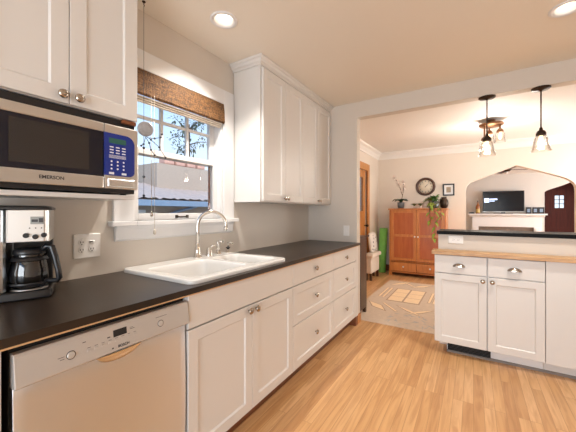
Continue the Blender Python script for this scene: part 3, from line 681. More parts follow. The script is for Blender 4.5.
m = MB(CT); m.tube([HP(.045, .182), HP(.070, .206), HP(.088, .200), HP(.102, .160), HP(.116, .100), HP(.120, .072), HP(.112, .062), HP(.085, .062), HP(.062, .064)], [.010, .012, .013, .012, .011, .011, .011, .010, .008], 10); m.build('carafe_handle', BLACK, car)

# ------------------------------------------------------------------ roman blind and hanging ornament
bl = thing('roman_blind', (WX, 1.39, WZ1), 'brown woven bamboo blind pulled up at the top of the kitchen window', 'blind')
m = MB(); rings = []
for y in (WY0+.002, WY1-.006): rings.append([(WX+.004, y, WZ1-.004), (WX+.022, y, WZ1-.004), (WX+.030, y, WZ1-.06), (WX+.034, y, 1.985), (WX+.026, y, 1.972), (WX+.006, y, 1.985)])
m.loops(rings, smooth=False); m.build('valance', WEAVE, bl)
for k, (z, x) in enumerate(((1.972, .022), (1.960, .016), (1.948, .010))):
    m = MB(); m.box(WX-.012, WX+x, WY0+.022, WY1-.030, z-.010, z); m.build('fold', LINEN, bl, bevel=.003)
m = MB(); m.tube([(WX+.036, 1.112, 1.98), (WX+.040, 1.112, 1.60), (WX+.040, 1.113, 1.265)], .0016, 6); co = m.build('pull_cord', LINEN, bl)
m = MB(); m.lathe([(.003, 0), (.008, -.012), (.009, -.030), (.003, -.036)], (WX+.04, 1.113, 1.268), 10); m.build('tassel', NICKEL, co)
m = MB(); m.tube([(WX+.060, 1.119, 1.98), (WX+.060, 1.119, 1.5), (WX+.060, 1.12, 1.155)], .0012, 6); co = m.build('pull_cord', LINEN, bl)
m = MB(); m.lathe([(.003, 0), (.008, -.012), (.009, -.028), (.003, -.034)], (WX+.060, 1.12, 1.158), 10); m.build('tassel', LINEN, co)

ox, oy = -1.643, 1.032
orn = thing('hanging_ornament', (ox, oy, CZ), 'pewter disc and beaded wire ornament hanging on a thread before the window', 'ornament')
m = MB(); m.lathe([(.010, 0), (.010, -.004), (.004, -.006)], (ox, oy, CZ), 12); m.tube([(ox, oy, CZ-.005), (ox, oy, CZ-.02), (ox+.006, oy, CZ-.026), (ox, oy, CZ-.031)], .002, 6); m.build('ceiling_hook', BRONZE, orn)
m = MB(); m.tube([(ox, oy, CZ-.03), (ox, oy, 1.34)], .0012, 6); m.build('thread', WIRE, orn)
m = MB(); dc = Vector((ox+.004, oy+.008, 1.752)); fd = Vector((.86, -.5, 0)).normalized(); sd = Vector((.5, .86, 0))
rr = [[tuple(dc + fd*h + sd*(r*math.cos(2*PI*k/28)) + Vector((0, 0, r*math.sin(2*PI*k/28)))) for k in range(28)] for r, h in ((.001, .004), (.02, .006), (.032, .003), (.040, .006), (.044, .002), (.044, -.003), (.001, -.003))]
m.loops(rr); m.build('disc', PEWTER, orn)
for br in ([(0, -.04), (.03, -.06), (.075, -.10), (.11, -.16)], [(0, -.045), (.02, -.08), (.03, -.12), (.05, -.15)], [(.02, -.05), (.05, -.05), (.085, -.04), (.09, -.02)], [(0, -.05), (-.01, -.09), (-.022, -.10)]):
    m = MB(); P3 = [tuple(dc + sd*a + Vector((0, 0, b))) for a, b in br]; m.tube(P3, .0018, 6)
    for q in P3[1:]: m.ball(q, .0065, 8, 6)
    m.build('beaded_wire', WIRE, orn)
for z in (1.64, 1.47, 1.36): m = MB(); m.ball((ox, oy, z), .008, 10, 8); m.build('bead', WIRE, orn)

# ------------------------------------------------------------------ recessed lights
def recessed(x, y, label):
    r = thing('recessed_light', (x, y, CZ), label, 'ceiling light')
    m = MB(); m.lathe([(.088, 0), (.088, -.004), (.080, -.008), (.066, -.006), (.060, .004), (.052, .060), (.052, .066)], (x, y, CZ), 32, caps=False); m.build('trim_ring', TRIM, r)
    m = MB(); m.lathe([(.0515, .060), (.050, .050), (.03, .044), (.001, .042)], (x, y, CZ), 32); m.build('lens', LENS, r)
    l = bpy.data.lights.new('can_spot', 'SPOT'); l.energy = 52; l.color = (1, .93, .84); l.spot_size = 1.85; l.spot_blend = .7; l.shadow_soft_size = .05
    o = bpy.data.objects.new('can_spot', l); o.location = (x, y, CZ+.03); COL.objects.link(o)
    return r
recessed(-1.363, 1.405, 'round recessed ceiling light near the window')
recessed(.482, 2.424, 'round recessed ceiling light at the top right, over the peninsula floor')

# ------------------------------------------------------------------ peninsula
PY = 2.985                                    # carcass front
pc = thing('peninsula_cabinet', (.09, 3.1, 0), 'white two-door peninsula base cabinet with bin-pull drawers', 'cabinet')
m = MB(); m.box(-.298, .468, PY, 3.20, .105, .886); m.build('carcass', CAB, pc, bevel=.002)
m = MB(); m.box(-.205, .468, 3.07, 3.20, 0, .105); m.build('toe_kick', TRIM, pc)
for a0, a1, kx in ((-.296, .094, .066), (.101, .466, .132)):
    m = MB(facing_ny(PY)); m.slab(a0, a1, .727, .882, .001); d = m.build('drawer', CAB, pc); cup_pull(((a0+a1)/2-.005, PY-.021, .800), d)
    m = MB(facing_ny(PY)); m.shaker(a0, a1, .110, .720, .001, fr=.055); d = m.build('door', CAB, pc); knob_ny((kx, PY-.021, .684), d)
m = MB(); m.box(.470, 2.15, PY-.018, 3.20, .105, .886); m.box(.470, 2.15, 3.07, 3.20, 0, .105); m.build('end_panel', CAB, pc, bevel=.002)
vg = thing('toe_kick_vent', (-.03, 3.06, .05), 'black vent grille in the toe kick under the peninsula doors', 'vent')
m = MB(); m.box(-.198, .125, 3.056, 3.0695, .018, .098); m.build('grille_back', DARK, vg)
for k in range(6): m = MB(); m.box(-.196, .123, 3.050, 3.056, .024+k*.012, .028+k*.012); m.build('louver', BLACK, vg)
m = MB(); m.prism([(3.048, 0), (3.0695, 0), (3.0695, .016), (3.058, .014), (3.048, .005)], 'x', -.205, 2.15); tag(m.build('shoe_moulding', mat('grey_shoe_paint', (.26, .23, .21), .5, noise=.1), bevel=.001), 'thin grey shoe moulding along the foot of the peninsula', 'moulding')
m = MB(); m.box(-.318, 2.15, 2.940, 3.098, .888, .920); tag(m.build('butcher_block_top', BUTCHER, bevel=.003), 'narrow butcher block counter on top of the white peninsula', 'countertop')
m = MB(); m.box(-.278, 2.15, 3.10, 3.20, .888, 1.056); struct(m.build('wall_peninsula', WALL))
m = MB(); m.box(-.276, 2.15, 3.201, 3.215, 0, 1.056); struct(m.build('wall_peninsula_back', DWALL))
m = MB(); m.box(-.290, 2.15, 3.075, 3.43, 1.0575, 1.089); tag(m.build('bar_top', BLACKSTONE, bevel=.004), 'raised black bar top along the peninsula', 'bar top')
po = thing('outlet_plate', (-.135, 3.10, 1.01), 'wide white outlet plate on the low wall under the black bar top', 'outlet')
m = MB(facing_ny(3.10)); m.slab(-.196, -.078, .977, 1.047, 0, .006); m.build('cover_plate', PLATE, po)
for a in (-.157, -.117):
    m = MB(facing_ny(3.094)); m.lathe([(.016, 0), (.016, .002), (.015, .003)], (a, 0, 1.012), 20, 'y'); rc = m.build('socket', PLATE, po)
    m = MB(facing_ny(3.091)); m.box(a-.006, a+.004, 0, .001, 1.004, 1.007); m.box(a-.005, a+.003, 0, .001, 1.015, 1.018); m.lathe([(.003, 0), (.003, .001)], (a+.010, 0, 1.011), 10, 'y'); m.build('slots', mat('grey_slot', (.35, .33, .31), .6, noise=.05), rc)

# ------------------------------------------------------------------ pendants
def pendant(x, y, label):
    p = thing('pendant_light', (x, y, 2.325), label, 'pendant lamp', 'glass pendants over the bar')
    m = MB(); m.lathe([(.068, 0), (.068, -.008), (.058, -.016), (.012, -.022), (.006, -.03)], (x, y, 2.325), 28); m.build('canopy', BRONZE, p)
    m = MB(); m.tube([(x, y, 2.30), (x, y, 1.975)], .0055, 10); m.build('rod', BRONZE, p)
    m = MB(); m.lathe([(.006, 1.99), (.012, 1.98), (.014, 1.965), (.028, 1.955), (.036, 1.935), (.036, 1.918), (.020, 1.915)], (x, y, 0), 24); m.build('socket_cap', BRONZE, p)
    m = MB(); m.lathe([(.034, 1.918), (.044, 1.90), (.050, 1.87), (.056, 1.835), (.064, 1.803), (.073, 1.786)], (x, y, 0), 28, caps=False); m.build('glass_shade', SHADE, p)
    m = MB(); m.lathe([(.012, 1.916), (.013, 1.895), (.026, 1.86), (.028, 1.845), (.020, 1.825), (.002, 1.815)], (x, y, 0), 16); m.build('bulb', BULB, p)
    l = bpy.data.lights.new('bulb_glow', 'POINT'); l.energy = 1.5; l.color = (1, .80, .58); l.shadow_soft_size = .03
    o = bpy.data.objects.new('bulb_glow', l); o.location = (x, y, 1.80); COL.objects.link(o)
    return p
pendant(.107, 3.305, 'bronze pendant lamp with a flared glass shade, left one, overlapping the copper light behind')
pendant(.491, 3.305, 'bronze pendant lamp with a flared glass shade, right one, hanging clear of the others')

DZC = DZ; DZ = DZ-.055
ch = thing('ceiling_lamp', (.21, 5.0, DZC), 'copper three-shade semi-flush ceiling lamp in the dining room', 'ceiling lamp')
m = MB(); m.lathe([(.05, .0549), (.05, .04), (.02, .03), (.02, .002), (.145, 0), (.145, -.015), (.13, -.03), (.03, -.04)], (.21, 5.0, DZ), 32); m.build('canopy', COPPER, ch)
for k in range(3):
    a = math.radians(100+120*k); x, y = .21+.105*math.cos(a), 5.0+.105*math.sin(a); z0 = DZ-.02 if k else DZ-.02
    dl = (0, -.12, -.02)[k]
    m = MB(); m.tube([(x, y, z0), (x, y, DZ-.10+dl)], .010, 10); arm = m.build('stem', COPPER, ch)
    m = MB(); m.lathe([(.012, -.06), (.03, -.075), (.042, -.10), (.042, -.115)], (x, y, DZ+dl), 20); m.build('socket_cap', COPPER, arm)
    m = MB(); m.lathe([(.040, -.115), (.055, -.14), (.060, -.19), (.066, -.25)], (x, y, DZ+dl), 24, caps=False); m.build('glass_shade', SHADE, arm)
    m = MB(); m.lathe([(.010, -.116), (.024, -.16), (.022, -.19), (.002, -.21)], (x, y, DZ+dl), 14); m.build('bulb', BULB, arm)
l = bpy.data.lights.new('ceiling_lamp_glow', 'POINT'); l.energy = 16; l.color = (1, .95, .86); l.shadow_soft_size = .12
DZ = DZC
o = bpy.data.objects.new('ceiling_lamp_glow', l); o.location = (.21, 5.0, DZ-.48); COL.objects.link(o)

# ------------------------------------------------------------------ dining room furniture
ar = thing('armoire', (-.905, 6.35, 0), 'honey-brown wooden armoire with two panelled doors and two drawers', 'armoire')
AX0, AX1, AF, AB = -1.435, -.420, 6.15, 6.575
m = MB()
m.box(AX0, AX0+.03, AF, AB, .06, 1.305); m.box(AX1-.03, AX1, AF, AB, .06, 1.305); m.box(AX0+.03, AX1-.03, AB-.02, AB, .06, 1.305); m.box(AX0+.03, AX1-.03, AF+.01, AB-.02, .06, .09); m.box(AX0+.03, AX1-.03, AF+.01, AB-.02, .28, .30); m.box(AX0+.03, AX1-.03, AF+.01, AB-.02, 1.28, 1.305)
m.build('body', ARM, ar, bevel=.003)
m = MB(); m.box(AX0-.02, AX1+.02, AF-.025, AB, 1.306, 1.333); m.build('top', ARM, ar, bevel=.005)
for x in (AX0, AX1-.05):
    for y in (AF, AB-.05): m = MB(); m.box(x, x+.05, y, y+.05, 0, .06); m.build('foot', ARM, ar)
xm = -.9275
for a0, a1, kx in ((AX0+.032, xm-.002, xm-.03), (xm+.002, AX1-.032, xm+.03)):
    m = MB(facing_ny(AF+.01)); t = .02; fr = .055
    for b in ((a0, a0+fr, .308, 1.30), (a1-fr, a1, .308, 1.30), (a0+fr, a1-fr, .308, .308+fr), (a0+fr, a1-fr, 1.30-fr, 1.30), (a0+fr, a1-fr, .775, .825)): m.box(b[0], b[1], 0, t, b[2], b[3])
    d = m.build('door', ARM, ar, bevel=.002)
    m = MB(facing_ny(AF+.01)); m.box(a0+fr, a1-fr, .002, .010, .36, .78); m.build('panel', ARMP, d)
    m = MB(facing_ny(AF+.01)); m.box(a0+fr, a1-fr, .002, .010, .82, 1.25); m.build('panel', ARMP, d)
    knob_ny((kx, AF-.010, .785), d, .017, PLATE)
    m = MB(facing_ny(AF+.01)); m.slab(a0, a1, .098, .272, 0, .02); d = m.build('drawer', ARM, ar); knob_ny(((a0+a1)/2, AF-.010, .19), d, .017, PLATE)

def orchid(x, y):
    z = 1.333
    p = thing('potted_orchid', (x, y, z), 'orchid with a tall flower stem in a grey pot on the left of the armoire', 'plant')
    m = MB(); m.lathe([(.05, 0), (.062, .03), (.070, .12), (.066, .125), (.06, .11), (.001, .108)], (x, y, z), 22); m.build('pot', POTG, p)
    m = MB()
    for a, L in ((.3, .24), (2.9, .26), (1.2, .22), (4.2, .2), (5.6, .24), (2.0, .24), (.8, .2), (2.5, .22)): m.leaf((x, y, z+.11), (math.cos(a), math.sin(a)*.6, 1.5), L*1.3, .11, .75)
    m.build('leaves', LEAFD, p, recalc=False)
    m = MB(); path = [(x, y, z+.11), (x+.03, y-.01, z+.26), (x-.01, y-.02, z+.40), (x-.07, y-.02, z+.55), (x-.13, y-.03, z+.63)]; m.tube(path, .006, 6); m.tube([(x, y, z+.11), (x+.04, y-.02, z+.30), (x+.06, y-.02, z+.46), (x+.045, y-.02, z+.52)], .006, 6); m.build('flower_stem', STEM, p)
    for q in (path[-1], path[-2], (x-.04, y-.02, z+.47), (x+.045, y-.02, z+.52), (x+.06, y-.02, z+.42), (x+.02, y-.02, z+.34)):
        m = MB()
        for k in range(5): a = 2*PI*k/5+.3; m.leaf(q, (math.cos(a), -.3, math.sin(a)), .06, .048, .1, n=3)
        m.build('blossom', PETAL, p)
orchid(-1.245, 6.32)
def sprig(x, y, label, lean):
    z = 1.333; p = thing('leafy_sprig', (x, y, z), label, 'plant')
    m = MB(); m.lathe([(.022, 0), (.03, .02), (.028, .045), (.02, .042), (.001, .04)], (x, y, z), 16); m.build('pot', PETAL, p)
    m = MB()
    for k in range(9): a = k*2.4; m.leaf((x, y, z+.04), (math.cos(a)*.8+lean, math.sin(a)*.5, 1.0), .14, .05, .5)
    m.build('leaves', mat('pale_green_leaf', (.20, .24, .10), .5, noise=.3, nscale=30), p)
sprig(-.985, 6.28, 'small leafy sprig in a pale cup on the armoire, nearer the orchid', -.1)
sprig(-.87, 6.25, 'small leafy sprig in a pale cup on the armoire, next to the trailing plant', -.1)
def pothos(x, y):
    z = 1.333; p = thing('trailing_plant', (x, y, z), 'bushy trailing green plant hanging over the armoire front', 'plant')
    m = MB(); m.lathe([(.07, 0), (.085, .03), (.09, .13), (.083, .135), (.075, .11), (.001, .105)], (x, y, z), 24); m.build('pot', POT, p)
    m = MB(); rnd = random.Random(3)
    for k in range(46):
        a = rnd.uniform(0, 2*PI); e = rnd.uniform(.5, 2.4); r0 = rnd.uniform(0, .05)
        m.leaf((x+r0*math.cos(a), y+r0*math.sin(a)*.6, z+.11+rnd.uniform(0, .08)), (math.cos(a)-.15, math.sin(a)*.5-.1, e), rnd.uniform(.11, .20), rnd.uniform(.04, .07), rnd.uniform(.4, 1.0))
    m.build('foliage', LEAF, p)
    m = MB()
    for k in range(12):
        a = rnd.uniform(2.2, 4.0); m.leaf((x-.03, y-.03, z+.13+rnd.uniform(0, .06)), (math.cos(a), math.sin(a)*.5-.2, rnd.uniform(.4, 1)), rnd.uniform(.16, .22), .05, .8)
    m.build('bright_foliage', LEAFY, p)
    vines = ([(x, y-.05, z+.12), (x+.02, y-.16, z+.10), (x+.03, y-.245, z-.02), (x+.05, y-.25, z-.20), (x+.04, y-.25, z-.40), (x+.03, y-.25, z-.62)], [(x-.02, y-.05, z+.12), (x-.05, y-.16, z+.11), (x-.05, y-.245, z-.03), (x-.04, y-.25, z-.20), (x-.02, y-.25, z-.30)], [(x+.06, y-.04, z+.12), (x+.12, y-.15, z+.09), (x+.14, y-.245, z-.03), (x+.15, y-.25, z-.22)])
    for pts in vines:
        m = MB(); m.tube(pts, .004, 6); v = m.build('vine', STEM, p); m = MB()
        for i in range(1, len(pts)):
            A, B = Vector(pts[i-1]), Vector(pts[i])
            for t in (.3, .75):
                q = A.lerp(B, t); a = rnd.uniform(0, 2*PI); m.leaf(q, (math.cos(a), -.5, -.1), rnd.uniform(.06, .11), rnd.uniform(.035, .055), .8)
        m.build('vine_leaves', LEAFY, v)
pothos(-.645, 6.33)
m = MB(); m.lathe([(.045, 0), (.07, .04), (.08, .10), (.07, .16), (.045, .20), (.05, .22), (.035, .218), (.001, .17)], (-.485, 6.49, 1.333), 26); tag(m.build('vase', BRONZE), 'round dark vase at the right end of the armoire top', 'vase')

ym_ = thing('yoga_mat', (-1.615, 6.42, 0), 'rolled green yoga mat standing in the corner left of the armoire', 'yoga mat')
m = MB(); nT = 90; r0, r1 = .022, .082; turns = 6; prof = []
sp_in = [];
for k in range(nT+1):
    a = 2*PI*turns*k/nT; r = r0+(r1-r0)*k/nT; sp_in.append((r*math.cos(a), r*math.sin(a)))
lean = Vector((.035, .06, 0))
def MP(u, v, z): return (-1.645+u+lean.x*z, 6.36+v+lean.y*z, z)
m.loops([[MP(.083*math.cos(2*PI*k/32), .083*math.sin(2*PI*k/32), z) for k in range(32)] for z in (0.0, .92)]); m.build('roll', GREENMAT, ym_)
m = MB()
for k in range(nT):
    (a, b), (c2, d2_) = sp_in[k], sp_in[k+1]; s = 1-.0025/max(.02, math.hypot(a, b))
    m.sheet([MP(a, b, .9205), MP(c2, d2_, .9205), MP(c2*s, d2_*s, .9205), MP(a*s, b*s, .9205)])
m.build('roll_edge', LEAFD, ym_)

chr_ = thing('upholstered_bench', (-1.53, 5.85, 0), 'cream upholstered seat against the dining wall left of the yoga mat', 'bench')
m = MB(); m.box(-1.705, -1.575, 5.40, 5.93, .13, .415); m.build('skirt', CREAM, chr_, bevel=.02, seg=3)
m = MB(); m.box(-1.705, -1.54, 5.38, 5.96, .417, .50); m.build('seat_cushion', CREAM, chr_, bevel=.03, seg=4)
for x in (-1.700, -1.62):
    for y in (5.42, 5.87): m = MB(); m.box(x, x+.04, y, y+.04, 0, .13); m.build('leg', DARKWOOD, chr_)
PILM = bpy.data.materials.new('black_on_white_print'); PILM.use_nodes = True
N = PILM.node_tree.nodes; L = PILM.node_tree.links; p_ = N['Principled BSDF']; p_.inputs['Roughness'].default_value = .9
t_ = N.new('ShaderNodeTexCoord'); v_ = N.new('ShaderNodeTexVoronoi'); v_.inputs['Scale'].default_value = 13; r_ = N.new('ShaderNodeValToRGB'); r_.color_ramp.interpolation = 'CONSTANT'
r_.color_ramp.elements[0].color = (.03, .03, .035, 1); r_.color_ramp.elements[1].position = .26; r_.color_ramp.elements[1].color = (.70, .66, .60, 1)
L.new(t_.outputs['Object'], v_.inputs['Vector']); L.new(v_.outputs['Distance'], r_.inputs[0]); L.new(r_.outputs[0], p_.inputs['Base Color'])
m = MB(); rows = []; cxp, czp = 5.70, .685
for j in range(9):
    f = j/8*2-1; row = []
    for k in range(24):
        a = 2*PI*k/24; s = 1/max(abs(math.cos(a)), abs(math.sin(a)))**.72; r = .20*math.sqrt(max(0, 1-f*f))**.5
        u, v = r*s*math.cos(a), r*s*math.sin(a)*.93
        row.append((-1.64+.05*f-.12*v, cxp+u, czp+v))
    rows.append(row)
m.loops(rows); tag(m.build('pillow', PILM), 'white throw pillow with a black print leaning on the cream seat', 'pillow')

ck = thing('wall_clock', (-.824, DB, 1.778), 'round dark-rimmed wall clock above the armoire', 'clock')
m = MB(); m.lathe([(.182, 0), (.184, -.02), (.172, -.034), (.146, -.030), (.138, -.018), (.138, 0)], (-.824, DB, 1.778), 40, 'y', caps=False); m.build('rim', mat('dark_brown_clock_wood', (.065, .025, .012), .35, noise=.2), ck)
m = MB(); m.lathe([(.148, -.001), (.148, -.010), (.001, -.010)], (-.824, DB, 1.778), 40, 'y'); fc = m.build('face', CLOCKF, ck)
for k in range(12):
    a = k*PI/6; u = Vector((math.cos(a), 0, math.sin(a))); v = Vector((-math.sin(a), 0, math.cos(a))); c0 = Vector((-.824, DB-.0101, 1.778)); m = MB()
    m.loops([[tuple(c0+u*r+v*q+Vector((0, d, 0))) for r, q in ((.098, -.005), (.124, -.005), (.124, .005), (.098, .005))] for d in (0, -.001)], smooth=False); m.build('hour_mark', INK, fc)
for nm, a, L_, w_ in (('hour_hand', math.radians(52), .065, .007), ('minute_hand', math.radians(48), .10, .005)):
    m = MB(); u = Vector((math.cos(a), 0, math.sin(a))); v = Vector((-math.sin(a), 0, math.cos(a))); c0 = Vector((-.824, DB-.013, 1.778)); 
    m.loops([[tuple(c0-u*.015+v*w_+Vector((0, d, 0))), tuple(c0+u*L_+Vector((0, d, 0))), tuple(c0-u*.015-v*w_+Vector((0, d, 0)))] for d in (0, -.002)], smooth=False); m.build(nm, INK, ck)
fp = thing('picture_frame', (-.41, DB, 1.70), 'small square black-framed picture on the wall right of the clock', 'picture')
m = MB(facing_ny(DB)); 
for a in ((-.512, -.310, 1.79, 1.815), (-.512, -.310, 1.583, 1.608), (-.512, -.487, 1.608, 1.79), (-.335, -.310, 1.608, 1.79)): m.box(a[0], a[1], 0, .022, a[2], a[3])
m.build('frame', BLACK, fp, bevel=.002)
m = MB(facing_ny(DB)); m.box(-.487, -.335, 0, .010, 1.608, 1.79); mt_ = m.build('mat_board', TRIM, fp)
m = MB(facing_ny(DB)); m.box(-.45, -.372, .010, .0115, 1.645, 1.752); m.build('print', mat('sepia_print', (.38, .30, .22), .6, noise=.6, nscale=26), mt_)

sb = thing('pedestal_cabinet', (-1.21, 3.57, .0065), 'dark narrow wooden cabinet edge behind the end of the kitchen wall', 'cabinet')
m = MB(); m.box(-1.29, -1.147, 3.42, 3.72, .07, .945); m.build('body', DARKWOOD, sb, bevel=.004)
m = MB(); m.box(-1.295, -1.137, 3.41, 3.73, .946, .968); m.build('top', DARKWOOD, sb, bevel=.004)
m = MB(); m.box(-1.146, -1.142, 3.47, 3.67, .12, .90); dd_ = m.build('door', DARKWOOD, sb, bevel=.002)
for x in (-1.285, -1.187):
    for y in (3.425, 3.675): m = MB(); m.box(x, x+.04, y, y+.04, .0065, .07); m.build('foot', DARKWOOD, sb)

# rug with a woven medallion (pattern polygons belong to the rug mesh)
rg = MB(); rg.box(-1.31, .42, 3.40, 5.66, 0, .006)
def motif(pts, mi): rg.prism(pts, 'z', .0061, .0078, mi)
gx, gy = (-1.045, -.640), (4.37, 5.08)
motif([(gx[0]-.02, gy[0]-.03), (gx[1]+.02, gy[0]-.03), (gx[1]+.02, gy[1]+.03), (gx[0]-.02, gy[1]+.03)], 2)
for i in range(2):
    for j in range(3):
        x0_ = gx[0]+i*.216; y0_ = gy[0]+j*.242
        rg.prism([(x0_, y0_), (x0_+.190, y0_), (x0_+.190, y0_+.226), (x0_, y0_+.226)], 'z', .0078, .0092, 1)
def sliver(a, b, w1, w2):
    """diamond from a to b, half widths w1 (tan) and w2 (brown border)"""
    A, B = Vector(a), Vector(b); d = (B-A).normalized(); s = Vector((-d.y, d.x)); M_ = (A+B)/2
    motif([tuple(A-d*.04), tuple(M_+s*w2), tuple(B+d*.04), tuple(M_-s*w2)], 2)
    rg.prism([tuple(A), tuple(M_+s*w1), tuple(B), tuple(M_-s*w1)], 'z', .0078, .0092, 1)
def bar(a, b, w):
    A, B = Vector(a), Vector(b); d = (B-A).normalized(); s = Vector((-d.y, d.x))
    motif([tuple(A+s*w*1.6), tuple(B+s*w*1.6), tuple(B-s*w*1.6), tuple(A-s*w*1.6)], 2)
    rg.prism([tuple(A+s*w), tuple(B+s*w), tuple(B-s*w), tuple(A-s*w)], 'z', .0078, .0092, 1)
bar((-1.195, 4.50), (-1.195, 5.06), .014); bar((-1.135, 4.48), (-1.135, 5.08), .014)
bar((-.52, 4.50), (-.52, 5.06), .014); bar((-.46, 4.48), (-.46, 5.08), .014)
sliver((-1.235, 4.16), (-.965, 3.88), .062, .078); sliver((-.44, 4.16), (-.70, 3.88), .030, .042)
bar((-1.05, 4.19), (-.83, 3.91), .013); sliver((-.86, 4.15), (-.52, 3.86), .026, .036)
sliver((-1.20, 5.30), (-.95, 5.64), .05, .065); sliver((-.86, 5.28), (-.60, 5.58), .05, .065); sliver((-.80, 5.30), (-1.05, 5.60), .02, .032)
rr_ = random.Random(5)
for k in range(70):
    x_, y_ = rr_.uniform(-.86, .2), rr_.uniform(3.46, 3.86); a_ = rr_.uniform(0, PI); L_ = rr_.uniform(.012, .05)
    u_ = Vector((math.cos(a_), math.sin(a_)))*L_; v_2 = Vector((-math.sin(a_), math.cos(a_)))*.006; c_ = Vector((x_, y_))
    motif([tuple(c_-u_), tuple(c_+v_2), tuple(c_+u_), tuple(c_-v_2)], 3)
tag(rg.build('area_rug', [RUGB, RUGT, RUGD, RUGG]), 'pale grey rug with a tan medallion on the dining room floor', 'rug')

# ------------------------------------------------------------------ living room
fpz = thing('fireplace', (.77, 10.58, 0), 'white fireplace mantel seen through the arch', 'fireplace')
m = MB(); m.box(-.14, 1.69, 10.44, LB, 1.175, 1.215); m.prism([(10.44+.03, 1.174), (LB, 1.174), (LB, 1.12), (10.54, 1.12), (10.52, 1.14)], 'x', -.10, 1.65); m.build('mantel_shelf', TRIM, fpz, bevel=.004)
m = MB(); m.box(-.03, 1.58, 10.555, LB, .835, 1.119); m.build('frieze', TRIM, fpz, bevel=.003)
for x in (-.03, 1.42): m = MB(); m.box(x, x+.16, 10.535, LB, 0, .834); m.box(x+.03, x+.13, 10.525, 10.535, .08, .80); m.build('pilaster', TRIM, fpz, bevel=.003)
m = MB(); m.box(.13, 1.42, 10.60, LB, .70, .834); m.box(.13, .36, 10.60, LB, 0, .70); m.box(1.19, 1.42, 10.60, LB, 0, .70); m.build('stone_surround', TILE, fpz)
m = MB(); m.box(.36, 1.19, 10.66, LB, 0, .70); m.build('firebox', DARK, fpz)
tv = thing('television', (.73, 10.57, 1.215), 'flat black television standing on the white mantel', 'television')
m = MB(); m.box(.235, 1.213, 10.555, 10.60, 1.268, 1.868); m.build('cabinet', BLACK, tv, bevel=.004)
m = MB(); m.box(.253, 1.195, 10.553, 10.555, 1.292, 1.850); scn = m.build('screen', SCREEN, tv)
m = MB(); m.box(.235, 1.213, 10.548, 10.555, 1.262, 1.276); m.build('bezel_strip', STEEL, tv)
m = MB(); m.box(.275, .395, 10.5505, 10.5525, 1.545, 1.665); lg = m.build('screen_graphic', SCRLOGO, scn)
m = MB(); m.box(.41, .59, 10.5505, 10.5525, 1.615, 1.650); m.box(.41, .53, 10.5505, 10.5525, 1.575, 1.592); m.build('screen_caption', SCRLOGO, scn)
m = MB(); m.box(.68, .78, 10.565, 10.59, 1.228, 1.27); m.box(.50, .95, 10.49, 10.66, 1.2155, 1.228); m.build('stand', BLACK, tv, bevel=.003)
bt_ = thing('bottle', (.10, 10.56, 1.215), 'amber bottle with a gold label on the mantel left of the television', 'bottle')
m = MB(); m.lathe([(.052, 0), (.055, .01), (.055, .20), (.045, .245), (.018, .29), (.016, .345)], (.115, 10.56, 1.215), 22); m.build('glass_body', AMBER, bt_)
m = MB(); m.lathe([(.0562, .03), (.0562, .14)], (.115, 10.56, 1.215), 22, caps=False); m.build('label', GOLD, bt_)
m = MB(); m.lathe([(.019, .346), (.019, .385), (.001, .386)], (.115, 10.56, 1.215), 16); m.build('stopper', BLACK, bt_)
m = MB(); m.box(-.12, .03, 10.50, 10.62, 1.2155, 1.245); m.box(-.10, .01, 10.51, 10.61, 1.245, 1.26); tag(m.build('media_box', BLACK, bevel=.004), 'low black box at the left end of the mantel beside the bottle', 'box')
PH = mat('small_photo_print', (.22, .30, .42), .4, noise=.7, nscale=22)
def photo(x0, x1, n, label):
    f = thing('photo_frame', ((x0+x1)/2, 10.56, 1.215), label, 'photo frame')
    m = MB(); m.box(x0, x1, 10.55, 10.575, 1.2155, 1.395); m.build('frame', BLACK, f, bevel=.003)
    w_ = (x1-x0)/n
    for k in range(n): m = MB(); m.box(x0+k*w_+w_*.24, x0+(k+1)*w_-w_*.24, 10.548, 10.55, 1.26, 1.35); m.build('photo', PH, f)
photo(1.245, 1.365, 1, 'single black photo frame on the mantel next to the television')
photo(1.385, 1.64, 2, 'double black photo frame at the right end of the mantel')
fan = thing('ceiling_fan', (.62, 8.2, 2.36), 'dark ceiling fan just visible under the peak of the arch', 'fan')
m = MB(); m.lathe([(.07, 0), (.06, -.03), (.012, -.04), (.012, -.10), (.09, -.11), (.10, -.15), (.07, -.19), (.02, -.2)], (.62, 8.2, 2.36), 26); m.build('motor', BRONZE, fan)
for k in range(4):
    a = math.radians(12+90*k); u = Vector((math.cos(a), math.sin(a), 0)); v = Vector((-math.sin(a), math.cos(a), .18)); c0 = Vector((.62, 8.2, 2.205)); m = MB()
    m.loops([[tuple(c0+u*.09-v*.03+Vector((0, 0, d))), tuple(c0+u*.16-v*.065+Vector((0, 0, d))), tuple(c0+u*.58-v*.075+Vector((0, 0, d))), tuple(c0+u*.60+Vector((0, 0, d))), tuple(c0+u*.58+v*.075+Vector((0, 0, d))), tuple(c0+u*.16+v*.065+Vector((0, 0, d))), tuple(c0+u*.09+v*.03+Vector((0, 0, d)))] for d in (0, -.008)], smooth=False); m.build('blade', DARKWOOD, fan)
m = MB(); m.lathe([(.02, -.2), (.035, -.205), (.04, -.225), (.02, -.245), (.001, -.248)], (.62, 8.2, 2.36), 22); m.build('lamp_globe', PLATE, fan)

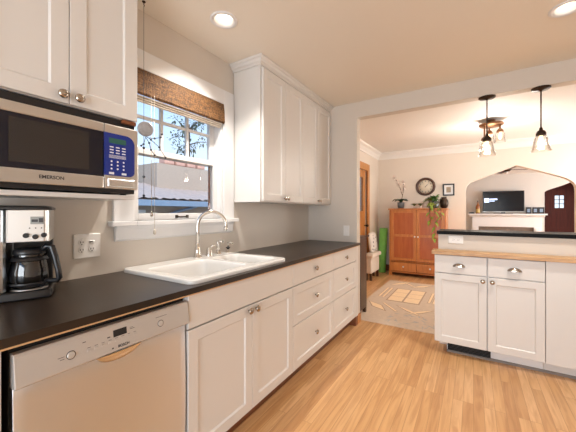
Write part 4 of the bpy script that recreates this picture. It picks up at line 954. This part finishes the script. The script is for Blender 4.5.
# ------------------------------------------------------------------ outside the kitchen window
m = MB(); m.box(-30, -2.6, -10, 30, -1.1, -1.0); struct(m.build('ground', GROUND))
nh = thing('neighbour_house', (-6.5, 4.5, -1.0), 'neighbouring house with a tiled roof and a grey stucco block', 'house')
m = MB(); m.box(-11, -6.0, -2, 9, -1.0, 1.40); m.build('wall', BEIGEST, nh)
m = MB(); m.box(-9.0, -7.0, 4.76, 6.55, 1.45, 2.555); sb_ = m.build('stucco_block', STUCCO, nh)
for k in range(4): m = MB(); m.box(-7.25, -6.98, 4.98+k*.37, 5.28+k*.37, 2.556, 2.74); m.build('coping_block', TERRA, sb_, bevel=.03)
m = MB(); rows = []
n = 120
for x, z in ((-5.72, 1.535), (-7.6, 2.03)):
    rows.append([(x, -2+11*k/n, z+.045*abs(math.sin(PI*k/2.6))) for k in range(n+1)])
rows2 = [[(x, y, z-.06) for x, y, z in r] for r in rows]
m.loops([rows[0], rows[1]], False, False, False, closed=False); m.loops([rows2[0], rows2[1]], False, False, False, closed=False); m.build('tiled_roof', ROOFT, nh)
m = MB(); m.box(-5.74, -5.66, -2, 9, 1.395, 1.52); m.box(-6.0, -5.74, -2, 9, 1.395, 1.41); m.build('gutter', FASCIA, nh)
m = MB(); m.tube([(-5.70, 4.95, 1.40), (-5.93, 4.55, 1.27), (-5.95, 4.25, 1.20), (-5.95, 4.22, -1.0)], .035, 10); m.build('downpipe', FASCIA, nh)
m = MB(); m.box(-6.003, -5.98, 3.62, 3.80, 1.24, 1.31); m.box(-6.003, -5.98, 3.95, 4.08, 1.20, 1.25); m.build('wall_vent', PLATE, nh)

tr = thing('tree', (-10.2, 9.0, -1.0), 'dusty green tree rising behind the neighbouring house', 'tree')
m = MB(); rnd = random.Random(11)
m.tube([(-12, 9.6, -1), (-12.05, 9.65, 1.5), (-11.9, 9.8, 3.2), (-11.95, 9.9, 5.6)], [.16, .13, .10, .03], 10); tips = []
for k in range(26):
    z = rnd.uniform(1.9, 5.2); a = rnd.uniform(0, 2*PI); L_ = rnd.uniform(.6, 1.5)
    A = Vector((-11.95, 9.75, z)); B = A+Vector((math.cos(a)*L_, math.sin(a)*L_, rnd.uniform(.1, .5))); C_ = (A+B)/2+Vector((0, 0, .1)); m.tube([A, C_, B], [.035, .022, .008], 6); tips += [B, C_, A.lerp(B, .75)]
m.build('trunk', BARK, tr); m = MB()
for q in tips:
    for k in range(16):
        d = Vector((rnd.gauss(0, 1), rnd.gauss(0, 1), rnd.gauss(0, 1))).normalized(); m.leaf(q+d*rnd.uniform(0, .32), d, rnd.uniform(.10, .2), rnd.uniform(.06, .1), .3, n=2)
m.build('foliage', TLEAF, tr, recalc=False)
